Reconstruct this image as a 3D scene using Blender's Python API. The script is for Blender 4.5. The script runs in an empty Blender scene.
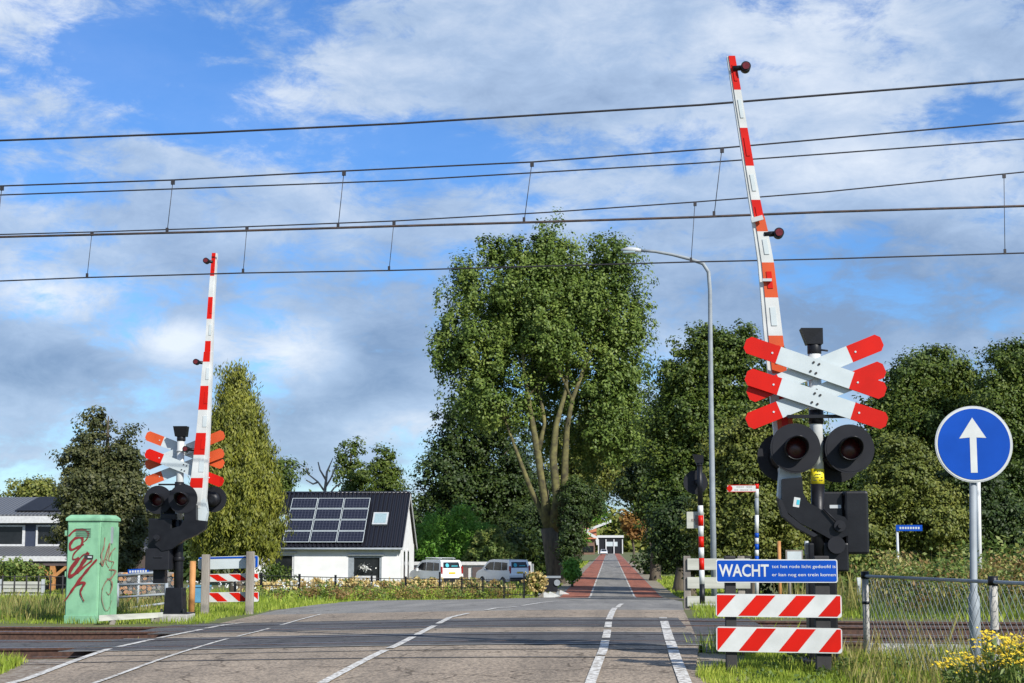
import bpy, math, random
import numpy as np
from mathutils import Vector, Matrix
random.seed(7)
rng = np.random.default_rng(11)
scene = bpy.context.scene
COL = scene.collection
R = math.radians
# ------------------------------------------------------------------ camera geometry
F = 1600.0; CH = 1.4
TH = math.atan(202.5/F)
PS = math.atan(98*math.cos(TH)/F)
CF = Vector((-math.sin(PS)*math.cos(TH), math.cos(PS)*math.cos(TH), math.sin(TH)))
CR = Vector((math.cos(PS), math.sin(PS), 0))
CU = CR.cross(CF)
CAM = Vector((0, 0, CH))
def ray(px, py):
    return CF + CR*((px-512)/F) + CU*(-(py-341.5)/F)
def W(px, py, D):
    d = ray(px, py); return CAM + d*(D/d.y)
def ss(a, b, x):
    t = min(1, max(0, (x-a)/(b-a))); return t*t*(3-2*t)
def gz(x, y):                       # height of the made ground (road level)
    t = min(1, max(0, (y-33)/54)); base = -1.4*(0.55*t+0.45*(t*t*(3-2*t)))
    w = ss(13, 20, y)*(1-ss(28, 38, y))
    return base + 0.165*ss(-9, 0, x)*w
def ty(k, x):                       # centre line of track k (0 near, 1 far)
    return (21.15, 25.05)[k] - 0.06*x
ROADL, ROADR = -6.95, 1.25
def groundz(x, y):
    z = gz(x, y)
    a = ty(0, x)-1.75; b = ty(1, x)+1.75
    dip = ss(a-0.5, a, y)*(1-ss(b, b+0.5, y))
    z -= 0.17*dip
    if y > 90 and abs(x) > 12: z -= 0.0
    return z
def gp(x, y, dz=0): return Vector((x, y, groundz(x, y)+dz))
def on_ground(px, D, dz=0):
    p = W(px, 544, D); return gp(p.x, p.y, dz)
# ------------------------------------------------------------------ materials
def nt(name):
    m = bpy.data.materials.new(name); m.use_nodes = True
    t = m.node_tree; return m, t, t.nodes['Principled BSDF']
def mat(name, c, rough=0.6, metal=0, c2=None, scale=8, bump=0, bscale=60, spec=0.5, detail=4, lo=0.35, hi=0.65, coat=0, stretch=None):
    m, t, b = nt(name)
    b.inputs['Roughness'].default_value = rough; b.inputs['Metallic'].default_value = metal
    b.inputs['Specular IOR Level'].default_value = spec
    b.inputs['Coat Weight'].default_value = coat
    if c2 is None: c2 = tuple(v*0.82 for v in c)
    tc = t.nodes.new('ShaderNodeTexCoord'); src = tc.outputs['Object']
    if stretch:
        mp = t.nodes.new('ShaderNodeMapping'); mp.inputs['Scale'].default_value = stretch
        t.links.new(src, mp.inputs[0]); src = mp.outputs[0]
    n = t.nodes.new('ShaderNodeTexNoise'); n.inputs['Scale'].default_value = scale; n.inputs['Detail'].default_value = detail
    t.links.new(src, n.inputs['Vector'])
    r = t.nodes.new('ShaderNodeValToRGB')
    r.color_ramp.elements[0].position = lo; r.color_ramp.elements[0].color = (*c2, 1)
    r.color_ramp.elements[1].position = hi; r.color_ramp.elements[1].color = (*c, 1)
    t.links.new(n.outputs['Fac'], r.inputs[0]); t.links.new(r.outputs[0], b.inputs['Base Color'])
    if bump:
        n2 = t.nodes.new('ShaderNodeTexNoise'); n2.inputs['Scale'].default_value = bscale; n2.inputs['Detail'].default_value = 3
        t.links.new(src, n2.inputs['Vector'])
        bp = t.nodes.new('ShaderNodeBump'); bp.inputs['Strength'].default_value = bump; bp.inputs['Distance'].default_value = 0.02
        t.links.new(n2.outputs['Fac'], bp.inputs['Height']); t.links.new(bp.outputs[0], b.inputs['Normal'])
    return m
def leafmat(name, dark, mid, light, trans=0.3, scale=0.5):
    m, t, b = nt(name)
    b.inputs['Roughness'].default_value = 0.55; b.inputs['Specular IOR Level'].default_value = 0.35
    g = t.nodes.new('ShaderNodeNewGeometry'); tc = t.nodes.new('ShaderNodeTexCoord')
    n = t.nodes.new('ShaderNodeTexNoise'); n.inputs['Scale'].default_value = scale; n.inputs['Detail'].default_value = 3
    t.links.new(tc.outputs['Object'], n.inputs['Vector'])
    a = t.nodes.new('ShaderNodeMath'); a.operation = 'MULTIPLY_ADD'; a.inputs[1].default_value = 0.5
    t.links.new(g.outputs['Random Per Island'], a.inputs[0])
    s = t.nodes.new('ShaderNodeMath'); s.operation = 'SUBTRACT'; s.inputs[1].default_value = 0.25
    t.links.new(n.outputs['Fac'], s.inputs[0]); t.links.new(s.outputs[0], a.inputs[2])
    r = t.nodes.new('ShaderNodeValToRGB'); e = r.color_ramp.elements
    e[0].position = 0.1; e[0].color = (*dark, 1); e[1].position = 0.9; e[1].color = (*light, 1)
    k = e.new(0.5); k.color = (*mid, 1)
    t.links.new(a.outputs[0], r.inputs[0]); t.links.new(r.outputs[0], b.inputs['Base Color'])
    tr = t.nodes.new('ShaderNodeBsdfTranslucent'); mx = t.nodes.new('ShaderNodeMixShader'); mx.inputs[0].default_value = trans
    t.links.new(r.outputs[0], tr.inputs[0]); t.links.new(b.outputs[0], mx.inputs[1]); t.links.new(tr.outputs[0], mx.inputs[2])
    t.links.new(mx.outputs[0], t.nodes['Material Output'].inputs[0])
    return m
def asphalt(name, c1, c2, speck, patch=0.6):
    m, t, b = nt(name); b.inputs['Roughness'].default_value = 0.85; b.inputs['Specular IOR Level'].default_value = 0.3
    tc = t.nodes.new('ShaderNodeTexCoord')
    def noise(s, d=4):
        n = t.nodes.new('ShaderNodeTexNoise'); n.inputs['Scale'].default_value = s; n.inputs['Detail'].default_value = d
        t.links.new(tc.outputs['Object'], n.inputs['Vector']); return n
    n1 = noise(patch, 6); r1 = t.nodes.new('ShaderNodeValToRGB')
    r1.color_ramp.elements[0].position = .35; r1.color_ramp.elements[0].color = (*c2, 1)
    r1.color_ramp.elements[1].position = .65; r1.color_ramp.elements[1].color = (*c1, 1)
    t.links.new(n1.outputs['Fac'], r1.inputs[0])
    v = t.nodes.new('ShaderNodeTexVoronoi'); v.inputs['Scale'].default_value = 42
    mp = t.nodes.new('ShaderNodeMapping'); mp.inputs['Scale'].default_value = (1, .8, 1)
    t.links.new(tc.outputs['Object'], mp.inputs[0]); t.links.new(mp.outputs[0], v.inputs['Vector'])
    sep = t.nodes.new('ShaderNodeSeparateColor'); t.links.new(v.outputs['Color'], sep.inputs[0])
    r2 = t.nodes.new('ShaderNodeValToRGB'); e = r2.color_ramp.elements
    e[0].position = 0.0; e[0].color = (1-speck, 1-speck, 1-speck, 1); e[1].position = 1; e[1].color = (1+speck, 1+speck*.95, 1+speck*.9, 1)
    t.links.new(sep.outputs[0], r2.inputs[0])
    mx = t.nodes.new('ShaderNodeMix'); mx.data_type = 'RGBA'; mx.blend_type = 'MULTIPLY'; mx.inputs[0].default_value = 1
    t.links.new(r1.outputs[0], mx.inputs[6]); t.links.new(r2.outputs[0], mx.inputs[7]); t.links.new(mx.outputs[2], b.inputs['Base Color'])
    vc = t.nodes.new('ShaderNodeTexVoronoi'); vc.feature = 'DISTANCE_TO_EDGE'; vc.inputs['Scale'].default_value = .55
    wn = noise(2.2, 5); va = t.nodes.new('ShaderNodeVectorMath'); va.operation = 'MULTIPLY_ADD'; va.inputs[1].default_value = (.9, .9, .9)
    t.links.new(wn.outputs['Color'], va.inputs[0]); t.links.new(tc.outputs['Object'], va.inputs[2]); t.links.new(va.outputs[0], vc.inputs['Vector'])
    rk = t.nodes.new('ShaderNodeValToRGB'); rk.color_ramp.elements[0].position = .004; rk.color_ramp.elements[0].color = (.45, .43, .4, 1); rk.color_ramp.elements[1].position = .016; rk.color_ramp.elements[1].color = (1, 1, 1, 1)
    t.links.new(vc.outputs['Distance'], rk.inputs[0])
    sx = t.nodes.new('ShaderNodeMapping'); sx.inputs['Scale'].default_value = (1.1, .06, 1); t.links.new(tc.outputs['Object'], sx.inputs[0])
    ns = t.nodes.new('ShaderNodeTexNoise'); ns.inputs['Scale'].default_value = 1.6; ns.inputs['Detail'].default_value = 3; t.links.new(sx.outputs[0], ns.inputs['Vector'])
    rs = t.nodes.new('ShaderNodeValToRGB'); rs.color_ramp.elements[0].position = .35; rs.color_ramp.elements[0].color = (.80, .80, .80, 1); rs.color_ramp.elements[1].position = .6; rs.color_ramp.elements[1].color = (1.05, 1.04, 1.03, 1)
    t.links.new(ns.outputs['Fac'], rs.inputs[0])
    prev = mx.outputs[2]
    for q in (rk.outputs[0], rs.outputs[0]):
        m2 = t.nodes.new('ShaderNodeMix'); m2.data_type = 'RGBA'; m2.blend_type = 'MULTIPLY'; m2.inputs[0].default_value = 1; t.links.new(prev, m2.inputs[6]); t.links.new(q, m2.inputs[7]); prev = m2.outputs[2]
    t.links.new(prev, b.inputs['Base Color'])
    bp = t.nodes.new('ShaderNodeBump'); bp.inputs['Strength'].default_value = .25; bp.inputs['Distance'].default_value = .006
    t.links.new(v.outputs['Distance'], bp.inputs['Height']); t.links.new(bp.outputs[0], b.inputs['Normal'])
    return m
M = {}
M['road_brown'] = asphalt('worn_brown_asphalt', (.29, .235, .175), (.235, .19, .142), .42, .5)
M['road_grey'] = asphalt('grey_asphalt', (.23, .22, .198), (.19, .18, .165), .25, .3)
M['road_dark'] = asphalt('dark_crossing_asphalt', (.095, .092, .090), (.065, .064, .065), .3, .8)
M['red_lane'] = asphalt('red_asphalt', (.31, .11, .068), (.25, .09, .057), .2, .4)
M['paint'] = mat('worn_road_paint', (.62, .60, .55), .8, c2=(.27, .24, .20), scale=18, lo=.40, hi=.56, detail=8)
M['verge_pave'] = mat('dusty_verge', (.28, .23, .17), .9, c2=(.17, .15, .09), scale=1.2, bump=.4)
M['ground'] = mat('grass_ground', (.085, .115, .022), .95, c2=(.11, .095, .035), scale=.35, bump=.6, bscale=12, detail=8)
M['ballast'] = mat('ballast', (.30, .26, .21), .95, c2=(.14, .095, .062), scale=14, bump=1, bscale=30, detail=6)
M['rail'] = mat('rusty_rail', (.10, .05, .032), .8, 0, c2=(.05, .026, .018), scale=20)
M['railtop'] = mat('rail_head', (.42, .39, .37), .35, .9)
M['concrete'] = mat('concrete', (.42, .40, .36), .9, c2=(.26, .25, .22), scale=6, bump=.3)
M['rustplate'] = mat('rusty_edge', (.28, .11, .045), .9, c2=(.14, .06, .03), scale=6)
M['red'] = mat('signal_red', (.56, .008, .002), .45, c2=(.46, .007, .002), scale=3, spec=.22)
M['orange'] = mat('faded_red_orange', (.58, .085, .022), .5, c2=(.48, .07, .02), scale=3, spec=.25)
M['white'] = mat('sign_white', (.58, .59, .57), .45, c2=(.48, .49, .47), scale=4)
M['greyback'] = mat('sign_grey_white', (.50, .55, .555), .5, c2=(.44, .49, .495), scale=4)
M['black'] = mat('black_enamel', (.010, .0105, .013), .42, c2=(.006, .006, .008), scale=6, bump=.05, spec=.3)
M['blackmatt'] = mat('matt_black_plate', (.014, .015, .019), .6, c2=(.010, .0105, .014), scale=5, spec=.25)
M['lens'] = mat('dark_red_lens', (.07, .004, .005), .3, c2=(.03, .002, .002), scale=40)
M['redlamp'] = mat('red_lamp_glass', (.14, .012, .012), .25, c2=(.09, .008, .008), scale=30)
M['galv'] = mat('galvanised_steel', (.27, .30, .32), .6, .0, c2=(.21, .235, .255), scale=5)
M['alu'] = mat('pale_aluminium', (.46, .48, .48), .5, .1, c2=(.4, .42, .42), scale=5)
M['blue'] = mat('sign_blue', (.002, .062, .38), .45, c2=(.001, .053, .33), scale=3, spec=.2)
M['yellow'] = mat('yellow_label', (.80, .66, .02), .5)
M['green_cab'] = mat('mint_green_paint', (.205, .42, .25), .5, c2=(.14, .30, .18), scale=3.5, detail=9, lo=.3, hi=.55, bump=.08, bscale=20)
M['green_dark'] = mat('mint_green_shadow_gap', (.06, .12, .08), .6)
M['graf'] = mat('dark_red_spray', (.22, .015, .015), .6, c2=(.13, .01, .012), scale=8)
M['graf2'] = mat('thin_spray', (.20, .06, .04), .7, c2=(.26, .2, .14), scale=8)
M['wood'] = mat('weathered_wood', (.30, .27, .23), .85, c2=(.17, .15, .13), scale=6, stretch=(1, 1, .2), bump=.3)
M['woodgrey'] = mat('silver_grey_boards', (.48, .48, .42), .85, c2=(.34, .34, .29), scale=3, stretch=(.3, 1, 3))
M['woodwarm'] = mat('warm_oak', (.50, .24, .08), .7, c2=(.36, .16, .05), scale=5)
M['darkwood'] = mat('dark_post', (.030, .028, .028), .8, c2=(.018, .017, .017), scale=6)
M['bark'] = mat('brown_bark', (.12, .095, .065), .95, c2=(.06, .05, .035), scale=6, bump=.8, bscale=10, stretch=(1, 1, .25))
M['barkyellow'] = mat('mossy_yellow_bark', (.17, .155, .055), .95, c2=(.065, .055, .03), scale=2.5, bump=.6, bscale=6)
M['wallwhite'] = mat('white_render', (.74, .74, .72), .85, c2=(.66, .66, .64), scale=1.2, bump=.1)
M['trimwhite'] = mat('white_trim', (.60, .60, .59), .5)
M['glass'] = mat('dark_window_glass', (.02, .022, .025), .15, c2=(.010, .012, .014), scale=1.5, spec=.4)
M['skyglass'] = mat('skylight_glass', (.28, .38, .40), .1, spec=.8)
M['brown_door'] = mat('brown_garage_door', (.10, .075, .07), .6)
M['vanpaint'] = mat('white_silver_paint', (.78, .79, .80), .3, .1, coat=.5, c2=(.72, .73, .74))
M['tyre'] = mat('tyre_rubber', (.02, .02, .02), .8)
M['teal'] = mat('teal_sticker', (.05, .45, .55), .5)
M['cratecol'] = mat('faded_blue_plastic', (.10, .28, .42), .6)
M['plate'] = mat('yellow_plate', (.75, .5, .03), .5)
M['tail'] = mat('tail_lamp', (.35, .01, .01), .2)
M['orange_roof'] = mat('orange_tile_roof', (.42, .15, .06), .8, c2=(.33, .11, .05), scale=.8)
M['brick'] = mat('brown_brick', (.20, .12, .08), .85, c2=(.15, .09, .06), scale=2)
M['navy'] = mat('dark_blue_cladding', (.035, .045, .075), .6)
M['wire'] = mat('overhead_wire', (.035, .032, .035), .5, .3)
M['wiretw'] = mat('copper_wire', (.11, .075, .06), .5, .4, c2=(.05, .045, .045), scale=9)
M['petal_y'] = leafmat('yellow_flower', (.55, .40, .02), (.72, .52, .03), (.85, .65, .06), .2, 3)
M['petal_w'] = leafmat('white_flower', (.6, .6, .55), (.75, .75, .7), (.85, .85, .8), .2, 3)
M['hydr'] = leafmat('cream_hydrangea', (.38, .25, .08), (.60, .46, .18), (.78, .66, .34), .25, 1.5)
M['grass'] = leafmat('grass_blades', (0.1276, 0.195, 0.015), (0.255, 0.345, 0.035), (0.51, 0.54, 0.09), .35, .6)
M['drygrass'] = leafmat('dry_grass', (0.1875, 0.1625, 0.0375), (0.3375, 0.3, 0.0875), (0.525, 0.45, 0.1875), .35, .6)
M['weed'] = leafmat('weeds', (0.065, 0.1105, 0.0195), (0.13, 0.195, 0.039), (0.312, 0.299, 0.078), .3, .6)
M['rustweed'] = leafmat('rusty_weeds', (.13, .09, .03), (.25, .15, .05), (.36, .26, .09), .3, .8)
M['poplar'] = leafmat('poplar_leaves', (.045,.085,.012), (.115,.175,.026), (.25,.31,.065), .28, .35)
M['darkleaf'] = leafmat('dark_leaves', (0.014, 0.03, 0.005), (0.034, 0.062, 0.009), (0.08, 0.11, 0.018), .2, .3)
M['oak'] = leafmat('oak_leaves', (0.028, 0.056, 0.006), (0.068, 0.108, 0.012), (0.155, 0.19, 0.026), .25, .25)
M['olive'] = leafmat('olive_leaves', (0.0644, 0.0897, 0.0132), (0.1358, 0.1587, 0.0242), (0.2717, 0.2622, 0.055), .25, .25)
M['hornbeam'] = leafmat('brownish_dark_leaves', (0.028, 0.038, 0.01), (0.065, 0.075, 0.022), (0.14, 0.135, 0.045), .2, .5)
M['thuja'] = leafmat('golden_cypress', (0.055, 0.07, 0.008), (0.15, 0.165, 0.016), (0.3, 0.29, 0.04), .2, .5)
M['bamboo'] = leafmat('bright_green_leaves', (0.0672, 0.1782, 0.0173), (0.1428, 0.3078, 0.0317), (0.2688, 0.486, 0.072), .35, .5)
M['autumn'] = leafmat('autumn_leaves', (.14, .06, .015), (.26, .13, .03), (.34, .22, .05), .3, .3)
# dark pantile roof and solar cells use wave patterns
def striped(name, c, c2, scale, axis='X', rough=.4, bump=.6):
    m, t, b = nt(name); b.inputs['Roughness'].default_value = rough
    tc = t.nodes.new('ShaderNodeTexCoord'); w = t.nodes.new('ShaderNodeTexWave'); w.bands_direction = axis; w.inputs['Scale'].default_value = scale
    t.links.new(tc.outputs['Object'], w.inputs['Vector'])
    r = t.nodes.new('ShaderNodeValToRGB'); r.color_ramp.elements[0].color = (*c2, 1); r.color_ramp.elements[1].color = (*c, 1)
    t.links.new(w.outputs['Fac'], r.inputs[0]); t.links.new(r.outputs[0], b.inputs['Base Color'])
    bp = t.nodes.new('ShaderNodeBump'); bp.inputs['Strength'].default_value = bump; bp.inputs['Distance'].default_value = .05
    t.links.new(w.outputs['Fac'], bp.inputs['Height']); t.links.new(bp.outputs[0], b.inputs['Normal'])
    return m
M['pantile'] = striped('black_glazed_tiles', (.012, .012, .018), (.008, .008, .012), 1.1, rough=.35)
M['corr'] = striped('grey_corrugated_sheet', (.13, .135, .14), (.06, .06, .065), 1.3, rough=.55)
M['cells'] = mat('solar_cells', (.006, .007, .020), .45, c2=(.004, .005, .014), scale=6)
M['cellline'] = mat('cell_lines', (.06, .065, .09), .5)
# ------------------------------------------------------------------ object helpers
ORG = {}
def link(o): COL.objects.link(o); return o
def tag(o, label=None, cat=None, group=None, kind=None):
    if label: o['label'] = label
    if cat: o['category'] = cat
    if group: o['group'] = group
    if kind: o['kind'] = kind
    return o
def thing(name, label, cat, loc=(0, 0, 0), group=None):
    o = link(bpy.data.objects.new(name, None)); o.location = loc; o.empty_display_size = .2
    tag(o, label, cat, group); ORG[o.name] = Vector(loc); return o
class MB:
    def __init__(s): s.v = []; s.f = []; s.m = []; s.sm = []
    def raw(s, vs, fs, m=0, smooth=False):
        n = len(s.v); s.v += [tuple(v) for v in vs]
        for f in fs: s.f.append(tuple(i+n for i in f)); s.m.append(m); s.sm.append(smooth)
        return s
    def box(s, c, d, m=0, rot=None, taper=(1, 1)):
        c = Vector(c); vs = []
        for k in (-1, 1):
            tx, ty_ = (1, 1) if k < 0 else taper
            for i, j in ((-1, -1), (1, -1), (1, 1), (-1, 1)):
                p = Vector((i*d[0]/2*tx, j*d[1]/2*ty_, k*d[2]/2))
                if rot: p = rot @ p
                vs.append(c+p)
        return s.raw(vs, [(3, 2, 1, 0), (4, 5, 6, 7), (0, 1, 5, 4), (1, 2, 6, 5), (2, 3, 7, 6), (3, 0, 4, 7)], m)
    def tube(s, pts, r, seg=10, m=0, caps=True, smooth=True):
        pts = [Vector(p) for p in pts]
        if not isinstance(r, (list, tuple)): r = [r]*len(pts)
        vs = []; ref = None
        for i, p in enumerate(pts):
            a = pts[max(0, i-1)]; b = pts[min(len(pts)-1, i+1)]; t = (b-a).normalized()
            if ref is None: ref = Vector((0, 1, 0)) if abs(t.y) < .9 else Vector((1, 0, 0))
            u = (ref - t*ref.dot(t)).normalized(); w = t.cross(u); ref = u
            for k in range(seg):
                an = 2*math.pi*k/seg; vs.append(p + (u*math.cos(an)+w*math.sin(an))*r[i])
        fs = []
        for i in range(len(pts)-1):
            for k in range(seg):
                a = i*seg+k; b = i*seg+(k+1) % seg; fs.append((a, b, b+seg, a+seg))
        s.raw(vs, fs, m, smooth)
        if caps:
            n = len(s.v)-len(vs)
            s.f.append(tuple(n+k for k in range(seg))[::-1]); s.m.append(m); s.sm.append(False)
            e = n+(len(pts)-1)*seg
            s.f.append(tuple(e+k for k in range(seg))); s.m.append(m); s.sm.append(False)
        return s
    def prism(s, pts, ext, m=0, mside=None):
        pts = [Vector(p) for p in pts]; ext = Vector(ext); n = len(pts)
        nv = Vector((0, 0, 0))
        for i in range(n): nv += pts[i].cross(pts[(i+1) % n])
        if nv.dot(ext) > 0: pts = pts[::-1]
        vs = pts + [p+ext for p in pts]
        s.raw(vs, [tuple(range(n)), tuple(range(n, 2*n))[::-1]], m)
        s.raw(vs, [((i+1) % n, i, i+n, (i+1) % n+n) for i in range(n)], m if mside is None else mside)
        return s
    def disc(s, c, nrm, r, th, seg=28, m=0, mside=None):
        c = Vector(c); nrm = Vector(nrm).normalized()
        u = nrm.orthogonal().normalized(); w = nrm.cross(u)
        return s.prism([c+(u*math.cos(2*math.pi*k/seg)+w*math.sin(2*math.pi*k/seg))*r for k in range(seg)], nrm*th, m, mside)
    def build(s, name, mats, parent=None, loc=None, bevel=0, label=None, cat=None, group=None, kind=None):
        if parent is not None: org = ORG.get(parent.name, Vector((0, 0, 0)))
        else: org = Vector(loc) if loc is not None else Vector((0, 0, 0))
        me = bpy.data.meshes.new(name)
        me.from_pydata([(v[0]-org.x, v[1]-org.y, v[2]-org.z) for v in s.v], [], s.f)
        if not isinstance(mats, (list, tuple)): mats = [mats]
        for k in mats: me.materials.append(M[k])
        me.polygons.foreach_set('material_index', s.m); me.polygons.foreach_set('use_smooth', s.sm)
        me.update()
        o = link(bpy.data.objects.new(name, me))
        if parent is not None: o.parent = parent
        else: o.location = org
        ORG[o.name] = org
        if bevel:
            b = o.modifiers.new('bevel', 'BEVEL'); b.width = bevel; b.segments = 2; b.limit_method = 'ANGLE'; b.angle_limit = R(40)
        tag(o, label, cat, group, kind); return o
def npmesh(name, verts, mats, parent=None, loc=None, quad=True, midx=None, **kw):
    """verts (N,4,3) separate quads or (N,3,3) triangles"""
    k = verts.shape[1]; n = verts.shape[0]
    if parent is not None: org = ORG[parent.name]
    else: org = Vector(loc) if loc is not None else Vector((0, 0, 0))
    co = (verts.reshape(-1, 3) - np.array(org)).astype(np.float32)
    me = bpy.data.meshes.new(name)
    me.vertices.add(n*k); me.vertices.foreach_set('co', co.ravel())
    me.loops.add(n*k); me.loops.foreach_set('vertex_index', np.arange(n*k, dtype=np.int32))
    me.polygons.add(n); me.polygons.foreach_set('loop_start', np.arange(0, n*k, k, dtype=np.int32))
    if not isinstance(mats, (list, tuple)): mats = [mats]
    for q in mats: me.materials.append(M[q])
    if midx is not None: me.polygons.foreach_set('material_index', midx.astype(np.int32))
    me.update(calc_edges=True)
    o = link(bpy.data.objects.new(name, me))
    if parent is not None: o.parent = parent
    else: o.location = org
    ORG[o.name] = org
    tag(o, **kw); return o
def copy_thing(o, loc, rz=None, label=None):
    r = o.copy(); COL.objects.link(r); r.location = loc
    if rz is not None: r.rotation_euler = (0, 0, rz)
    if label: r['label'] = label
    def rec(src, dst):
        for ch in list(src.children):
            c = ch.copy(); COL.objects.link(c); c.parent = dst; rec(ch, c)
    rec(o, r); return r
# ------------------------------------------------------------------ foliage
def norm(a): return a/np.maximum(np.linalg.norm(a, axis=1, keepdims=True), 1e-6)
def leaves(cent, size, out=None, outw=.5, asp=.6, droop=0):
    n = len(cent)
    nr = norm(rng.normal(size=(n, 3))) 
    if out is not None: nr = norm(nr + out*outw*2 + np.array([0.25, -.1, .45]))
    t = norm(np.cross(nr, rng.normal(size=(n, 3))))
    if droop: t = norm(t + np.array([0, 0, -droop]))
    b = np.cross(nr, t)
    s = size*rng.uniform(.6, 1.3, (n, 1))
    v = np.stack([cent+t*s*.5, cent+b*s*asp*.5, cent-t*s*.5, cent-b*s*asp*.5], 1)
    return v
def crown_pts(blobs, nclump, per, cr, shell=.45, flat=.8):
    bl = np.array(blobs, float); w = (bl[:, 3]*bl[:, 4]*bl[:, 5])**(.75); w /= w.sum()
    idx = rng.choice(len(bl), nclump, p=w)
    d = norm(rng.normal(size=(nclump, 3))); r = (shell + (1-shell)*rng.random((nclump, 1))**.6)
    c = bl[idx, :3] + d*r*bl[idx, 3:6]*rng.uniform(.88, 1.08, (nclump, 1))
    rad = cr*rng.uniform(.6, 1.4, (nclump, 1))
    C = np.repeat(c, per, 0); RA = np.repeat(rad, per, 0)
    dd = norm(rng.normal(size=(len(C), 3))); rr = rng.random((len(C), 1))**.36
    rr = np.where(rng.random((len(C), 1)) < .12, rr*rng.uniform(1, 1.3, (len(C), 1)), rr)
    P = C + dd*rr*RA*np.array([1, 1, flat])
    O = norm(dd*1.0+np.repeat(d, per, 0)*.3)
    return P, O, c
def crown_sprays(blobs, nclump, total, cr, shell, flat, nsub=9):
    # crown -> boughs -> sprays -> leaves
    bl = np.array(blobs, float); bl[:, 3:6] = np.maximum(bl[:, 3:6]-cr*.55, bl[:, 3:6]*.45)
    w = (bl[:, 3]*bl[:, 4]*bl[:, 5])**(.7); w /= w.sum(); idx = rng.choice(len(bl), nclump, p=w)
    d = norm(rng.normal(size=(nclump, 3))); d[:, 1] -= .15; r = shell+(1-shell)*rng.random((nclump, 1))**.5
    c = bl[idx, :3]+d*r*bl[idx, 3:6]; rad = cr*rng.uniform(.55, 1.35, (nclump, 1))
    C = np.repeat(c, nsub, 0); RA = np.repeat(rad, nsub, 0); D1 = np.repeat(d, nsub, 0)
    e = norm(rng.normal(size=(len(C), 3))+D1*.5+np.array([0, 0, .25]))
    sc = C+e*RA*rng.uniform(.45, 1.05, (len(C), 1))*np.array([1, 1, flat]); sr = RA*rng.uniform(.24, .5, (len(C), 1))
    per = max(4, int(total/len(sc)))
    S = np.repeat(sc, per, 0); SR = np.repeat(sr, per, 0); E = np.repeat(e, per, 0)
    g = norm(rng.normal(size=(len(S), 3))); q = rng.random((len(S), 1))**.5
    P = S+g*q*SR*np.array([1, 1, .75 if flat <= 1 else flat]); O = norm(g*.6+E*.8)
    return P, O, c
def pxblobs(D, bl, thick=.8):
    out = []
    for b in bl:
        px, py, rx, rz = b[:4]; dy = b[4] if len(b) > 4 else 0
        c = W(px, py, D+dy); s = (D+dy)/F
        out.append((c.x, c.y, c.z, rx*s, max(rx, rz*.6)*s*thick, rz*s))
    return out
def tree(name, label, D, basepx, bl, leaf, nclump, per, cr, mt, trunk_r=.3, bark='bark', group=None, shell=.45, limbs=6,
         thick=.8, flat=.8, droop=0, asp=.6, cat='tree', stems=None, trunk_top=None, basey=None):
    global rng
    old_rng = rng; rng = np.random.default_rng(int(D*31+basepx*7)); random.seed(int(D*13+basepx))
    base = on_ground(basepx, D)
    t = thing(name, label, cat, base, group)
    B = pxblobs(D, bl, thick)
    total = nclump*per*2.4; big = nclump > 100
    if big: leaf *= .60; ncl = int(nclump*(.42 if droop else .34 if stems else .22))
    if big:
        P, O, cc = crown_sprays(B, ncl, total*.85, cr*1.25, max(shell, .45), flat)
        B2 = [(b[0], b[1], b[2], b[3]*.8, b[4]*.8, b[5]*.8) for b in B]
        P2, O2, _ = crown_pts(B2, ncl*3, max(4, int(total*.15/(ncl*3))), cr*.8, .2, flat); P = np.concatenate([P, P2]); O = np.concatenate([O, O2])
    else: P, O, cc = crown_pts(B, nclump, per, cr, max(shell, .5), flat)
    keep = P[:, 2] > base.z+.05; P = P[keep]; O = O[keep]
    npmesh('crown', leaves(P, leaf, O, .8, asp, droop), mt, t)
    mb = MB()
    zc = sum(b[2] for b in B)/len(B); xc = sum(b[0] for b in B)/len(B); top = max(b[2]+b[5]*.5 for b in B)
    if stems is None:
        zt = zc if trunk_top is None else trunk_top
        mid = Vector((base.x*.6+xc*.4+.1, base.y, base.z+(zt-base.z)*.5))
        mb.tube([base-Vector((0, 0, .2)), base+Vector((0, 0, .3)), mid, (xc, base.y, zt), (xc, base.y, top)],
                [trunk_r*1.35, trunk_r, trunk_r*.75, trunk_r*.5, trunk_r*.08], 9)
        for i in range(limbs):
            q = Vector(cc[rng.integers(len(cc))]); st = Vector((base.x*.4+xc*.6, base.y, base.z+(zt-base.z)*random.uniform(.45, 1)))
            mb.tube([st, st.lerp(q, .5)+Vector((0, 0, .1)), q], [trunk_r*.35, trunk_r*.2, trunk_r*.06], 6)
    else:
        mt_ = MB(); mt_.tube([W(a, b, D+dy) for a, b, dy in stems[0][0]], stems[0][1], 12); mt_.build('trunk', 'bark', t)
        for pts, rs in stems[1:]: mb.tube([W(a, b, D+dy) for a, b, dy in pts], rs, 10)
        for i in range(limbs):
            q = Vector(cc[rng.integers(len(cc))]); pts, rs = stems[random.randrange(1, len(stems))]
            a, b, dy = pts[-1 if random.random() < .6 else -2]; st = W(a, b, D+dy)
            if q.z-st.z > .9*abs(q.x-st.x)+1: mb.tube([st, st.lerp(q, .5), q], [.12, .08, .03], 6)
    mb.build('trunk' if stems is None else 'limbs', bark, t)
    rng = old_rng
    return t
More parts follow.
